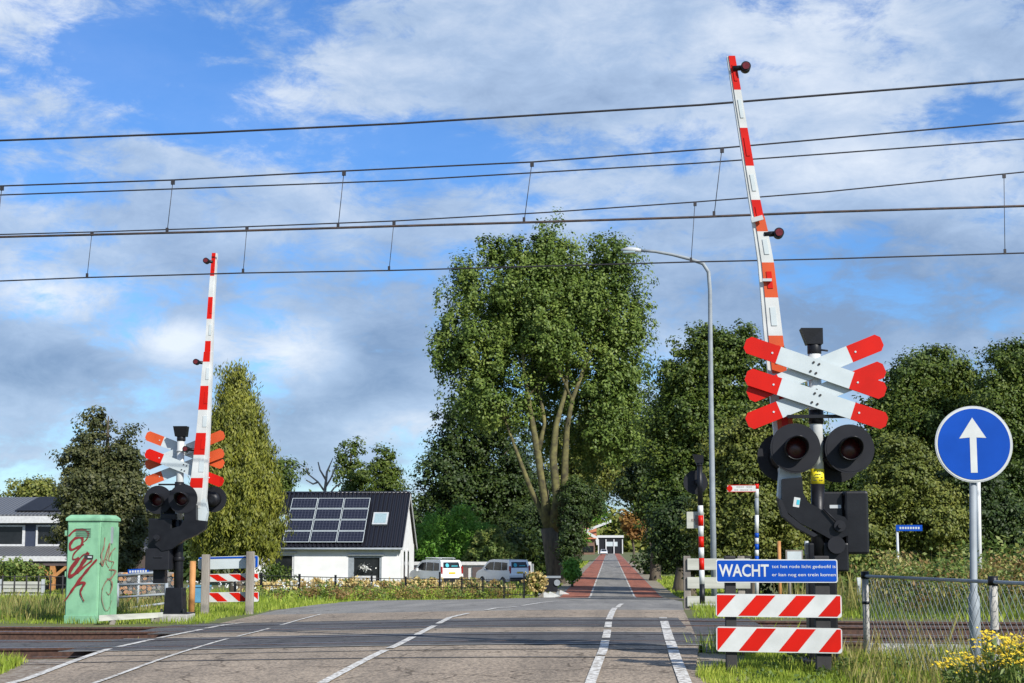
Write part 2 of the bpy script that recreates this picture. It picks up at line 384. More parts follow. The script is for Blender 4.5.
def blades(n, xr, yr, hr, wr, cond=None, lean=.35, z0=None):
    x = rng.uniform(*xr, n); y = rng.uniform(*yr, n)
    if cond is not None: k = cond(x, y); x = x[k]; y = y[k]; n = len(x)
    z = np.array([groundz(a, b) for a, b in zip(x, y)])
    # tufts: modulate the height with a smooth pattern
    mod = .65+.35*np.sin(x*2.1+1.3*np.sin(y*1.7))*np.cos(y*1.9+x*.7)
    h = rng.uniform(*hr, n)*mod*rng.uniform(.6, 1.2, n); w = rng.uniform(*wr, n); a = rng.uniform(0, 2*np.pi, n)
    dx = np.cos(a)*w/2; dy = np.sin(a)*w/2; l = h*lean*np.clip(rng.normal(size=n), -1.7, 1.7); la = rng.uniform(0, 2*np.pi, n)
    lx = np.cos(la)*l; ly = np.sin(la)*l
    p = lambda a, b, c: np.stack([a, b, c], 1)
    v = np.stack([p(x-dx, y-dy, z-.03), p(x+dx, y+dy, z-.03), p(x+lx*.53+dx*.7, y+ly*.53+dy*.7, z+h*.6), p(x+lx, y+ly, z+h)], 1)
    return v
# ------------------------------------------------------------------ the ground, road, tracks
def sheet(name, xs, ys, zf, m, skirt=0, off=0, label=None, cat=None):
    mb = MB(); nx = len(xs(ys[0])); vs = []
    for y in ys:
        for x in xs(y): vs.append((x, y, zf(x, y)+off))
    fs = [(j*nx+i, j*nx+i+1, (j+1)*nx+i+1, (j+1)*nx+i) for j in range(len(ys)-1) for i in range(nx-1)]
    mb.raw(vs, fs, 0, True)
    if skirt:
        for i in (0, nx-1):
            e = [vs[j*nx+i] for j in range(len(ys))]; q = e+[(a, b, c-skirt) for a, b, c in e]; n = len(e)
            mb.raw(q, [(j, j+1, n+j+1, n+j) if i == 0 else (j+1, j, n+j, n+j+1) for j in range(n-1)], 0)
    return mb.build(name, m, kind='structure')
def lin(a, b, n): return [a+(b-a)*i/n for i in range(n+1)]
gx = [-1500, -700, -300, -150, -90, -60, -40, -30] + lin(-24, 14, 76) + [16, 18, 21, 25, 30, 40, 60, 90, 150, 300, 700, 1500]
gy = [-60, -30, -10, 0, 5, 8, 10, 12] + lin(13, 42, 116) + lin(43, 100, 57) + [104, 110, 120, 140, 170, 220, 300, 450, 700, 1200, 2500]
sheet('ground', lambda y: gx, gy, groundz, 'ground')
def rl(y):
    pts = [(-60, -5.9), (16.2, -5.95), (20.5, -6.5), (24.5, -6.56), (30, -6.75), (34, ROADL), (40, -7.3), (50, -7.9), (60, -7.4), (70, -6.2), (78, -4.6), (83, -2.75)]
    for (a, p), (b, q) in zip(pts, pts[1:]):
        if y <= b: return p+(q-p)*(y-a)/(b-a)
    return -2.75
def rr_(y):
    pts = [(-60, .82), (17, .88), (20, 1.08), (30, 1.35), (50, 2.2), (70, 2.75), (83, 2.75)]
    for (a, p), (b, q) in zip(pts, pts[1:]):
        if y <= b: return p+(q-p)*(y-a)/(b-a)
    return 2.75
RO = .03
def rdx(y):
    a, b = rl(y), rr_(y); return lin(a, b, 18)
sheet('road', rdx, [-60, -20, 0, 8, 12]+lin(13, 30.8, 72), gz, 'road_brown', .3, RO)
sheet('road_junction', rdx, lin(30.8, 83, 105), gz, 'road_grey', .1, RO)
sheet('road_far', lambda y: lin(-2.75, 2.75, 4), lin(83, 120, 40)+[150, 200, 300, 400, 520], gz, 'road_grey', .05, RO)
# red cycle lanes
sheet('cycle_lane_left', lambda y: [-2.62, -1.85, -1.12], lin(81, 120, 40)+[150, 200, 300, 400, 520], gz, 'red_lane', 0, RO+.006)
sheet('cycle_lane_right', lambda y: [1.32, 2.0, 2.66], lin(81, 120, 40)+[150, 200, 300, 400, 520], gz, 'red_lane', 0, RO+.006)
sheet('verge_path_right', lambda y: [2.76, 3.1, 3.6], lin(70, 120, 40)+[160, 260], groundz, 'verge_pave', 0, .012)
sheet('verge_path_left', lambda y: [-3.5, -3.1, -2.76], lin(83, 120, 40)+[160, 260], groundz, 'verge_pave', 0, .012)
# dusty shoulder beside the near road
sheet('road_shoulder_right', lambda y: lin(.82, 1.35, 3), [0, 8, 12]+lin(13, 19, 24), groundz, 'verge_pave', 0, .012)
sheet('road_shoulder_left', lambda y: lin(-8.6, -6.0, 7), [0, 8, 12]+lin(13, 19, 24), groundz, 'ballast', 0, .012)
def band(name, ya, yb, x0, x1, m, off):
    n = 36; xs = lin(x0, x1, n)
    mb = MB(); vs = []
    for k in range(21):
        for x in xs:
            y = ya(x)+(yb(x)-ya(x))*k/20; vs.append((x, y, gz(x, y)+off))
    fs = [(j*(n+1)+i, j*(n+1)+i+1, (j+1)*(n+1)+i+1, (j+1)*(n+1)+i) for j in range(20) for i in range(n)]
    mb.raw(vs, fs, 0, True)
    if name == 'crossing_apron':
        for e in ([vs[i] for i in range(n+1)], [vs[20*(n+1)+i] for i in range(n, -1, -1)], [vs[j*(n+1)] for j in range(20, -1, -1)], [vs[j*(n+1)+n] for j in range(21)]):
            k_ = len(e); mb.raw(e+[(a, b, c-.2) for a, b, c in e], [(i, k_+i, k_+i+1, i+1) for i in range(k_-1)], 0)
    return mb.build(name, m, kind='structure')
band('crossing_deck', lambda x: ty(0, x)-1.55, lambda x: ty(0, x)+1.25, ROADL+.02, 1.10, 'road_dark', RO+.005)
band('crossing_deck', lambda x: ty(1, x)-1.25, lambda x: ty(1, x)+1.75, ROADL+.02, 1.10, 'road_dark', RO+.005)
band('road_seam', lambda x: 17.9-.03*x, lambda x: 17.98-.03*x, ROADL+.02, 1.10, 'road_dark', RO+.005)
band('road_seam', lambda x: 18.9-.03*x, lambda x: 18.96-.03*x, ROADL+.02, 1.10, 'road_dark', RO+.005)
for k_t in (0, 1):
    for sg_ in (-1, 1):
        o_ = sg_*.7525-sg_*.095
        band('flange_groove', lambda x, o_=o_, k_t=k_t: ty(k_t, x)+o_-.035, lambda x, o_=o_, k_t=k_t: ty(k_t, x)+o_+.035, ROADL+.02, 2.2, 'blackmatt', RO+.010)
    for o_ in (-1.5, 1.2):
        band('deck_joint', lambda x, o_=o_, k_t=k_t: ty(k_t, x)+o_-.03, lambda x, o_=o_, k_t=k_t: ty(k_t, x)+o_+.03, ROADL+.02, 1.08, 'concrete', RO+.010)
# deck aprons beyond the road edges (left apron shows as dark slab)
band('crossing_apron', lambda x: ty(0, x)-.5, lambda x: ty(0, x)+1.3, -8.9, -6.4, 'road_dark', RO-.002)
band('crossing_apron', lambda x: ty(1, x)-.4, lambda x: ty(1, x)+1.6, -7.4, -6.4, 'road_dark', RO-.002)
# markings
def marking(path, w, dashes=None, name='road_marking'):
    pts = [Vector((p[0], p[1])) for p in path]
    L = [0]
    for a, b in zip(pts, pts[1:]): L.append(L[-1]+(b-a).length)
    def at(s):
        for i in range(len(pts)-1):
            if s <= L[i+1] or i == len(pts)-2:
                t = (s-L[i])/(L[i+1]-L[i]); d = (pts[i+1]-pts[i]).normalized(); return pts[i].lerp(pts[i+1], t), d
    if dashes is None: dashes = [(0, L[-1])]
    mb = MB()
    for a, b in dashes:
        b = min(b, L[-1]); n = max(2, int((b-a)/.4)); vs = []
        for k in range(n+1):
            p, d = at(a+(b-a)*k/n); q = Vector((-d.y, d.x))*w/2
            for s_ in (p+q, p-q): vs.append((s_.x, s_.y, gz(s_.x, s_.y)+RO+.011))
        mb.raw(vs, [(2*k, 2*k+1, 2*k+3, 2*k+2)[::-1] for k in range(n)], 0)
    return mb.build(name, 'paint', kind='structure')
def GP(px, py):
    d = ray(px, py); D = 30
    for _ in range(60):
        p = W(px, 0, D); z = gz(p.x, D)+RO; e = d.z/d.y
        D2 = (z-CH)/e; D = D*.6+D2*.4
    p = W(px, py, D); return (p.x, p.y)
ed = GP(27, 680); e2 = GP(222, 626)
marking([(ed[0]-.05, 5), ed, GP(109, 650), GP(154, 640), e2, GP(253, 622.5)], .095, [(0, 15.45), (15.75, 17.5), (17.85, 20.2), (20.45, 22.2), (22.6, 30)])
marking([(GP(104, 681)[0], 6), GP(104, 681), GP(156, 662), GP(219, 642), GP(263, 631), GP(284, 625)], .055, [(0, 16.2), (16.8, 19), (20, 23.2), (24.3, 26)])
marking([(GP(327, 681)[0], 4), GP(327, 681), GP(397, 646), GP(413, 637.5), GP(450, 618), GP(484, 611), GP(522, 606)], .10,
        [(0, 5), (8, 15.0), (15.3, 17.6), (18.0, 20.6), (21.2, 25), (27, 33), (35, 45), (46, 50)])
marking([(GP(588, 683)[0]-.05, 12), GP(590.5, 683), GP(596.5, 667), GP(603.5, 650), GP(607, 634), GP(609, 620), GP(613, 611), GP(619, 606), GP(622, 604)], .105, [(0, 6.0), (6.15, 8.4), (8.9, 10.9), (11.5, 13.2), (14, 20.5), (22, 50)])
marking([(GP(675, 657)[0], 6), GP(675, 657), GP(669.5, 640), GP(663, 618)], .125, [(0, 9), (9.3, 12.8), (13.0, 14.3), (14.5, 17), (17.2, 19.5), (20.4, 24)])
marking([(-1.06, 81), (-1.06, 300)], .1, [(k*6.0, k*6+6 if k % 2 == 0 else k*6+4.5) for k in range(30)])
marking([(1.26, 81), (1.26, 300)], .1, [(k*6.0, k*6+5) for k in range(30)])
marking([(-2.6, 80.6), (2.2, 80.6)], .3, None)
marking([(-7.2, 58), (-3.4, 60)], .12, None)
# tracks
def railway(k, label):
    t = thing('railway_track', label, 'railway track', (0, ty(k, 0), groundz(-12, ty(k, 0))), 'railway tracks')
    for sgn in (-1, 1):
        mb = MB(); prof = [(-.075, 0), (.075, 0), (.075, .015), (.012, .04), (.012, .11), (.036, .125), (.036, .155), (-.036, .155), (-.036, .125), (-.012, .11), (-.012, .04), (-.075, .015)]
        xs = [-400, -150, -60, -30]+lin(-16, 12, 56)+[30, 60, 150, 400]; n = len(prof); vs = []
        for x in xs:
            y = ty(k, x)+sgn*.7525; z = gz(x, y)+RO+.012-.155
            for a, b in prof: vs.append((x, y+a, z+b))
        for j in range(len(xs)-1):
            for i in range(n):
                a = j*n+i; b = j*n+(i+1) % n
                mb.raw([], [], 0); mb.f.append((a, b, b+n, a+n)[::-1]); mb.m.append(1 if i == 6 else 0); mb.sm.append(False)
        mb.v = vs; mb.build('rail', ['rail', 'railtop'], t)
    s0 = None
    for x in lin(-15, 13, 46):
        if ROADL-.2 < x < 2.4: continue
        z = groundz(x, ty(k, x))
        if s0 is None:
            mb = MB(); c = Vector((x, ty(k, x), z+.0)); mb.box(c, (.26, 2.5, .08)); s0 = mb.build('sleeper', 'concrete', t, bevel=.01); x0 = x; z0 = z
        else:
            s = s0.copy(); COL.objects.link(s); s.location = (x-x0, ty(k, x)-ty(k, x0), z-z0)
    return t
railway(0, 'nearer railway track with rusty rails, crossing the road closest to the viewer')
railway(1, 'farther railway track with rusty rails, just in front of the green cabinet')
def bsheet(name, x0, x1, n):
    xs = lin(x0, x1, n); mb = MB(); vs = []
    K = 14
    for k in range(K+1):
        for x in xs:
            y = (ty(0, x)-1.9)+(ty(1, x)-ty(0, x)+3.8)*k/K; vs.append((x, y, groundz(x, y)+.014))
    mb.raw(vs, [(j*(n+1)+i, j*(n+1)+i+1, (j+1)*(n+1)+i+1, (j+1)*(n+1)+i) for j in range(K) for i in range(n)], 0, True)
    mb.build(name, 'ballast', kind='structure')
bsheet('ballast_bed', -60, ROADL+.5, 100); bsheet('ballast_bed', 1.2, 60, 110)
band('crossing_apron', lambda x: ty(0, x)-2.4, lambda x: ty(1, x)+1.8, 1.09, 2.25, 'road_dark', RO-.004)
# loose stones on the ballast
def stones(xr, n, label):
    P = []
    x = rng.uniform(*xr, n)
    for a in x:
        y = rng.uniform(ty(0, a)-2.2, ty(1, a)+1.8); P.append((a, y, groundz(a, y)+.02))
    P = np.array(P); d = leaves(P, .07, np.tile([0, 0, 1.], (n, 1)), .6, .9)
    npmesh('ballast_stones', d, 'ballast', kind='stuff', label=label, cat='gravel')
stones((-14, ROADL-.1), 3500, 'loose brown ballast stones around the rails left of the road')
stones((1.9, 12), 3500, 'loose brown ballast stones around the rails right of the road')
# rust coloured plate and concrete upstand seen at the left road edge
a = W(62, 656, 20.6); mb = MB(); mb.box((-7.35, 19.75, groundz(-7.45, 19.75)+.05), (1.3, .45, .12))
mb.build('steel_edge_plate', 'rustplate', loc=(-7.45, 19.75, groundz(-7.45, 19.75)), bevel=.01, label='rust brown edge slab lying beside the near rail left of the road', cat='edge slab')
a = on_ground(925, 18.9); mb = MB(); q = [(-.62, 0), (.45, 0), (.62, -.02), (.72, .0)]
mb.prism([a+Vector(v) for v in ((-.75, -.28, 0), (.78, -.28, 0), (.5, -.1, .15), (-.6, -.1, .16))], (0, .5, 0))
mb.build('concrete_slab', 'concrete', loc=a, bevel=.02, label='pale weathered concrete slab lying in the grass in front of the right hand rails', cat='concrete slab')
# ------------------------------------------------------------------ overhead wires
def wire_pts(px, yk):
    pts = [W(a, b, 1) for a, b in px]; out = []
    for (a, b) in px:
        d = ray(a, b)          # intersect with vertical plane y = yk - .06 x
        s = yk/(d.y+.06*d.x); out.append(CAM+d*s)
    def ext(p, q, xt):
        t = (xt-p.x)/(q.x-p.x); z = p.z+(q.z-p.z)*min(t, 3)
        return Vector((xt, yk-.06*xt, z))
    l = ext(out[1], out[0], -55); r = ext(out[-2], out[-1], 55)
    out = [l]+out+[r] if out[0].x < out[-1].x else [l]+out[::-1]+[r]
    return out
def zat(pts, x):
    for a, b in zip(pts, pts[1:]):
        if a.x <= x <= b.x: return a.lerp(b, (x-a.x)/(b.x-a.x))
def smooth(pts):
    o = []
    for i in range(len(pts)-1):
        p0 = pts[max(0, i-1)]; p1 = pts[i]; p2 = pts[i+1]; p3 = pts[min(len(pts)-1, i+2)]
        for k in range(4):
            t = k/4
            o.append(.5*((2*p1)+(p2-p0)*t+(2*p0-5*p1+4*p2-p3)*t*t+(3*p1-p0-3*p2+p3)*t**3))
    return o+[pts[-1]]
def catenary(yk, mes, con, drops, label, rc, mc):
    m = wire_pts(mes, yk); c = wire_pts(con, yk)
    base = Vector((0, yk, 5.3)); t = thing('catenary', label, 'overhead line', base, 'overhead lines above the tracks')
    MB().tube(m, .011, 6).build('messenger_wire', 'wire', t)
    MB().tube(c, rc, 6).build('contact_wire', mc, t)
    for (a, b), (a2, b2) in drops:
        d = ray(a, b); s = yk/(d.y+.06*d.x); p = zat(m, (CAM+d*s).x)
        d = ray(a2, b2); s = yk/(d.y+.06*d.x); q = zat(c, (CAM+d*s).x)
        MB().tube([p, q], .0055, 5).box(p-Vector((0, 0, .03)), (.05, .03, .07)).box(q+Vector((0, 0, .03)), (.035, .03, .08)).build('dropper', 'wire', t)
catenary(21.15, [(0, 186), (173, 180), (344, 171), (532, 162), (722, 148), (824, 139), (1024, 121)],
         [(0, 237), (200, 232), (400, 226), (524, 222.5), (700, 217), (824, 212), (1024, 206)],
         [((2, 186), (-4, 237)), ((173, 180), (167, 233)), ((344, 171), (338, 229)), ((532, 162), (524, 222)), ((722, 148), (714, 216))],
         'nearer overhead line with the thick twisted contact wire above the tracks', .017, 'wiretw')
catenary(25.05, [(0, 234.5), (92, 232), (200, 228.5), (394, 221), (545, 212.5), (695, 202), (824, 192), (1024, 172)],
         [(0, 281), (87, 277.5), (243, 273), (389, 270.5), (550, 266), (691, 262), (824, 259), (1024, 253)],
         [((92, 232), (87, 277)), ((247, 227), (243, 273)), ((394, 221), (389, 271)), ((695, 202), (691, 262)), ((1004, 175), (1005, 254))],
         'farther and lowest overhead line with thin contact wire above the tracks', .012, 'wire')
def feeder(yk, px, label):
    p = wire_pts(px, yk); MB().tube(p, .013, 6).build('feeder_wire', 'wire', loc=(0, yk, 7), label=label, cat='cable', group='single feeder wires')
feeder(18.6, [(0, 140.5), (200, 133), (400, 123.5), (700, 105), (824, 95), (1024, 79)], 'topmost single wire crossing the sky, above all the others')
feeder(27.6, [(0, 195), (200, 188), (400, 180.5), (700, 163), (824, 154), (1024, 139)], 'single wire without droppers running just below the upper messenger wire')
# ------------------------------------------------------------------ text
def text_raw(body, bold=0):
    cu = bpy.data.curves.new('t', 'FONT'); cu.body = body; cu.size = 1; cu.offset = bold; cu.resolution_u = 3
    o = bpy.data.objects.new('t', cu); COL.objects.link(o)
    bpy.context.view_layer.update()
    me = bpy.data.meshes.new_from_object(o.evaluated_get(bpy.context.evaluated_depsgraph_get()))
    vs = [v.co.copy() for v in me.vertices]; fs = [tuple(p.vertices) for p in me.polygons]
    bpy.data.objects.remove(o); bpy.data.curves.remove(cu); bpy.data.meshes.remove(me)
    return vs, fs
def put_text(mb, body, o, u, v, x0, x1, z0, z1, m=0, bold=0, caph=None):
    """fit text into x0..x1 (along u) and z0..z1 (along v) from o"""
    vs, fs = text_raw(body, bold)
    ax = min(p.x for p in vs); bx = max(p.x for p in vs); ay = min(p.y for p in vs); by = max(p.y for p in vs)
    if caph: ay, by = caph
    mb.raw([o+u*(x0+(p.x-ax)/(bx-ax)*(x1-x0))+v*(z0+(p.y-ay)/(by-ay)*(z1-z0)) for p in vs], fs, m)
def round_rect(w, h, r, n=5):
    o = []
    for cx, cz, a0 in ((w/2-r, h/2-r, 0), (-w/2+r, h/2-r, 90), (-w/2+r, -h/2+r, 180), (w/2-r, -h/2+r, 270)):
        for k in range(n+1):
            a = R(a0+90*k/n); o.append((cx+r*math.cos(a), cz+r*math.sin(a)))
    return o
def clipx(poly, lo, hi):
    for sgn, lim in ((1, lo), (-1, hi)):
        out = []
        for i in range(len(poly)):
            a = poly[i]; b = poly[(i+1) % len(poly)]; ia = sgn*(a[0]-lim) >= 0; ib = sgn*(b[0]-lim) >= 0
            if ia: out.append(a)
            if ia != ib:
                t = (lim-a[0])/(b[0]-a[0]); out.append((lim, a[1]+(b[1]-a[1])*t))
        poly = out
        if not poly: return []
    return poly
# ------------------------------------------------------------------ crossing units
Y = Vector((0, 1, 0)); Z = Vector((0, 0, 1)); X = Vector((1, 0, 0))
def cross_arm(t, D, p, q, cols, wd=.186, dy=0, label=None, redlen=.37):
    a = W(*p, D+dy); b = W(*q, D+dy); u = (b-a); L = u.length; u.normalize(); v = Y.cross(u)*-1; v.normalize()
    mb = MB(); h = wd/2; cut = .045; rl_ = redlen; th = Y*.022
    P = lambda s, w_: a+u*s+v*w_
    mb.prism([P(0, -h*.5), P(cut, -h), P(rl_, -h), P(rl_, h), P(cut, h), P(0, h*.5)], th, 0, 2)
    mb.prism([P(rl_, -h), P(L-rl_, -h), P(L-rl_, h), P(rl_, h)], th, 1, 1)
    mb.prism([P(L-rl_, -h), P(L-cut, -h), P(L, -h*.5), P(L, h*.5), P(L-cut, h), P(L-rl_, h)], th, 0, 2)
    for s in (rl_*.82, L-rl_*.82): mb.disc(P(s, 0), -Y, .011, .006, 8, 1)
    for s in (-.03, .03):
        for w_ in (-.05, .05): mb.disc(P(L/2+s, w_), -Y, .012, .012, 8, 3)
    return mb.build('cross_arm', [cols, 'greyback', 'orange' if cols == 'orange' else 'red', 'darkwood'], t, label=label)
def light(t, c, r, face=-1, hood=.30, lens=True):
    f = Vector((0, face, 0)); mb = MB()
    mb.disc(c, f, r, .018, 40, 0); mb.disc(c+f*.018, f, r*.93, .004, 40, 0)
    d = mb.build('signal_disc', 'blackmatt', t)
    MB().tube([c-f*.17, c-f*.14, c], [.06, .13, .145], 20).build('lamp_housing', 'black', d)
    if lens:
        lr = r*.43; seg = 28; vs = []; fs = []
        for rr2 in (0, .012):
            for k in range(seg):           # visor: long on top, short below
                an = 2*math.pi*k/seg; dep = hood*(.30+.70*max(0, (math.sin(an)+.35)/1.35))
                q = Vector((math.cos(an), 0, math.sin(an)))*(lr+rr2)
                vs += [c+f*.02+q, c+f*(.02+dep)+q+Z*(-.02*dep)]
        n = seg*2
        for k in range(seg):
            a = 2*k; b = 2*((k+1) % seg)
            fs += [(a, b, b+1, a+1), (n+a, n+a+1, n+b+1, n+b), (a+1, b+1, n+b+1, n+a+1)]
        MB().raw(vs, fs, 0, True).build('visor', 'black', d)
        mb = MB(); vs = [c+f*.05]; fs = []
        for j, (k_, dz) in enumerate(((.5, .045), (1, .024))):
            for k in range(seg):
                an = 2*math.pi*k/seg; vs.append(c+f*dz+Vector((math.cos(an), 0, math.sin(an)))*lr*.97*k_)
        for k in range(seg):
            fs.append((0, 1+k, 1+(k+1) % seg)); fs.append((1+k, 1+seg+k, 1+seg+(k+1) % seg, 1+(k+1) % seg))
        mb.raw(vs, fs, 0, True).build('lens', 'lens', d)
    return d
def boom(t, D, path, stripes, dy=-.15, th=.09, flip=False):
    """path [(px,py,width px)] from top to bottom; stripes [(y0,y1,mat index)] in pixel rows"""
    def at(y):
        for (a, b) in zip(path, path[1:]):
            if y <= b[1] or b is path[-1]:
                k = (y-a[1])/(b[1]-a[1]); return a[0]+(b[0]-a[0])*k, a[2]+(b[2]-a[2])*k
    mb = MB()
    for y0, y1, m, sec in stripes:
        x0, w0 = at(y0); x1, w1 = at(y1); k = (D+dy)/F
        off = Y*(0 if sec == 0 else -.025)
        if sec == 0: w0 *= .9; w1 *= .9
        for (xa, xb, mm, extra) in (((-.5, -.28 if sec else -.3, 4, .0), (-.28 if sec else -.3, .5, m, -.012)) if not flip else ((.24, .5, 4, .0), (-.5, .24, m, -.012))):
            pts = [W(x0+xa*w0, y0, D+dy), W(x0+xb*w0, y0, D+dy), W(x1+xb*w1, y1, D+dy), W(x1+xa*w1, y1, D+dy)]
            mb.prism([p+off+Y*extra for p in pts], Y*(th+abs(extra)), mm, mm)
    b = mb.build('barrier_arm', ['red', 'white', 'orange', 'greyback', 'white'], t)
    for y0, y1, m, sec in stripes:      # raised reflector strips
        if y1-y0 < 22: continue
        ym = (y0+y1)/2; x, w = at(ym); hh = (y1-y0)*.24; ang = (at(y1)[0]-at(y0)[0])/(y1-y0)
        c = W(x+w*.1, ym, D+dy)+Y*-.012+(Y*-.025 if sec else Y*0)
        u = (W(x+w*.1+ang*hh, ym+hh, D+dy)-W(x+w*.1-ang*hh, ym-hh, D+dy)); wv = X*(w*.16*(D/F))
        MB().prism([c-u/2-wv, c-u/2+wv, c+u/2+wv, c+u/2-wv], Y*-.008, 0).build('reflector', 'red' if m != 1 else 'greyback', b)
    return b
def arm_lamp(parent, D, px, py, bx, r, dy=-.15):
    c = W(px, py, D+dy); e = W(bx, py+1, D+dy)
    MB().tube([c+Y*.05, c-Y*.06], r*1.0, 20).tube([c, e], r*.55, 8).build('lamp_casing', 'black', parent)
    MB().disc(c-Y*.055, -Y, r*.72, .02, 18).build('arm_lamp', 'redlamp', parent)
def poly_px(mb, D, pts, th, m=0, dy=0): mb.prism([W(a, b, D+dy) for a, b in pts], Y*th, m); return mb
# ---- right-hand unit
D = 17.1; base = on_ground(822, D)
U = thing('crossing_barrier', 'near crossing mast with raised striped boom, big black lamp discs and red tipped crosses', 'crossing barrier', base, 'level crossing barriers')
top = W(814.2, 356, D); mid = W(817.5, 483, D)
mast = MB().tube([W(817.3, 470, D), W(815.9, 415, D), W(814.2, 354, D)], .068, 18).build('mast', 'white', U)
MB().tube([W(817.5, 484, D), W(817.3, 469, D)], .071, 18).build('warning_label', 'yellow', mast)
mb = MB()
for k, yy in enumerate((471.5, 474.5, 477.5, 480.5)):
    for j in range(-2, 3):
        if (j+k) % 4 == 3: continue
        c = W(817.2+j*2.0, yy, D)-Y*(.0745 - .004*j*j*.55); mb.box(c, (.013, .003, .009))
mb.build('label_print', 'darkwood', mast)
mb = MB().tube([W(818.5, 560, D), W(818, 520, D), W(817.6, 484, D)], .072, 16); mb.tube([W(816.2, 424, D), W(816.0, 410, D)], .078, 16)
mb.box(W(816, 417, D)-Y*.07, (.62, .05, .035)).build('lamp_bracket', 'black', U)
mb = MB(); a = W(814.4, 354, D)
mb.tube([a, a+Z*.10], .075, 16)
c = a+Z*.10
mb.prism([c+Vector(v) for v in ((-.085, -.08, 0), (.085, -.08, 0), (.085, -.08, .17), (-.15, -.10, .17))], (0, .17, 0))
mb.tube([a+Vector((.06, -.03, .04)), a+Vector((.14, -.03, .03))], .012, 6)
mb.build('bell_housing', 'black', U, bevel=.008)
cross_arm(U, D, (747, 422.5), (884.5, 368), 'red', dy=-.08, label='red tipped arm rising to the right, lower cross')
cross_arm(U, D, (748, 395.5), (882, 341), 'red', dy=-.08, label='red tipped arm rising to the right, upper cross')
cross_arm(U, D, (745, 343.5), (885.5, 392), 'red', dy=-.13, label='red tipped arm falling to the right, upper cross')
cross_arm(U, D, (746, 375.5), (887, 422), 'red', dy=-.13, label='red tipped arm falling to the right, lower cross')
light(U, W(794, 449, D)-Y*.12, .262); light(U, W(848, 449.5, D)-Y*.10, .258)
light(U, W(784, 456, D)+Y*.22, .26, 1); light(U, W(840, 457, D)+Y*.22, .26, 1)
mb = MB(); mb.tube([W(795, 450, D)-Y*.08, W(817, 462, D)], .028, 8); mb.tube([W(848, 450, D)-Y*.08, W(817, 462, D)], .028, 8); mb.build('lamp_arm', 'black', U)
bp_ = [(731, 56, 9), (749, 167, 11.5), (757, 214, 13), (764.5, 250, 15), (773.5, 338, 18.5), (783, 427, 20), (789, 472, 21)]
st = [(56, 90, 0, 0), (90, 128, 1, 0), (128, 166, 0, 0), (166, 200, 1, 0), (200, 226, 0, 0), (217, 232, 2, 1), (232, 263, 1, 1), (263, 298, 2, 1),
      (298, 336, 1, 1), (336, 374, 2, 1), (374, 408, 3, 1), (408, 432, 2, 1), (432, 474, 1, 1)]
bm = boom(U, D, bp_, st, dy=.12)
arm_lamp(bm, D, 745.5, 67.5, 733, .055, dy=.1); arm_lamp(bm, D, 778.5, 233.5, 764, .055, dy=.1)
MB().box(W(757, 219, D+.03), (.13, .03, .05), rot=Matrix.Rotation(R(-15), 3, 'Y')).build('clamp', 'alu', bm)
MB().box(W(767, 280, D+.05), (.1, .03, .03)).build('clamp', 'alu', bm)
mb = poly_px(MB(), D, [(780, 466), (799, 466), (802, 479), (783, 486), (781, 500), (778, 496)], .16, dy=.0); mb.build('arm_socket', 'greyback', U)
mb = poly_px(MB(), D, [(782, 479), (802, 477), (803.5, 493), (808, 502), (820, 509), (845, 517), (849, 523), (849, 535), (834, 541), (816, 531), (800, 523), (787, 512), (782, 500)], .14, dy=-.10)
mb.build('crank_arm', 'black', U, bevel=.012)
mb = poly_px(MB(), D, [(778, 498), (782, 500), (788, 514), (802, 525), (818, 535), (814, 537), (797, 528), (783, 516)], .22, dy=-.13); mb.build('arm_flange', 'blackmatt', U, bevel=.006)
mb = MB(); mb.disc(W(838, 526, D)-Y*.1, -Y, .06, .05, 20); mb.disc(W(838, 526, D)-Y*.15, -Y, .025, .03, 12); mb.tube([W(822, 509, D)-Y*.12, W(835, 522, D)-Y*.13], .01, 6); mb.build('pivot', 'blackmatt', U)
mb = MB(); p = W(795.5, 502.5, D)-Y*.103; mb.box(p, (.065, .006, .10), 0, Matrix.Rotation(R(10), 3, 'Y')); mb.box(p-Y*.003+X*.015, (.03, .006, .05), 1, Matrix.Rotation(R(10), 3, 'Y')); mb.build('sticker', ['white', 'teal'], U)
mb = MB(); mb.box(W(833.5, 522, D)+Y*.16, (.24, .22, .64)); cb = mb.build('control_box', 'black', U, bevel=.02)
MB().box(W(836, 506.5, D)+Y*.045, (.12, .006, .035)).build('name_plate', 'alu', cb)
mb = MB(); mb.box(W(856.5, 522.5, D)+Y*.12, (.245, .32, .66)); mb.box(W(845, 494, D)+Y*.1, (.05, .2, .06)); mb.build('motor_box', 'black', U, bevel=.025)
mb = MB(); g0 = base
mb.box(((W(822, 560, D)).x, D+.12, base.z+.60), (.30, .26, 1.22)); mb.box((base.x, D+.12, base.z+.05), (.46, .42, .12)); mb.box((base.x+.06, D+.1, base.z+1.16), (.42, .3, .3))
mb.build('lower_mast', 'black', U, bevel=.02)
mb = MB(); mb.disc(W(835, 545, D)-Y*.06, -Y, .09, .06, 20); mb.build('gear_cover', 'blackmatt', U)
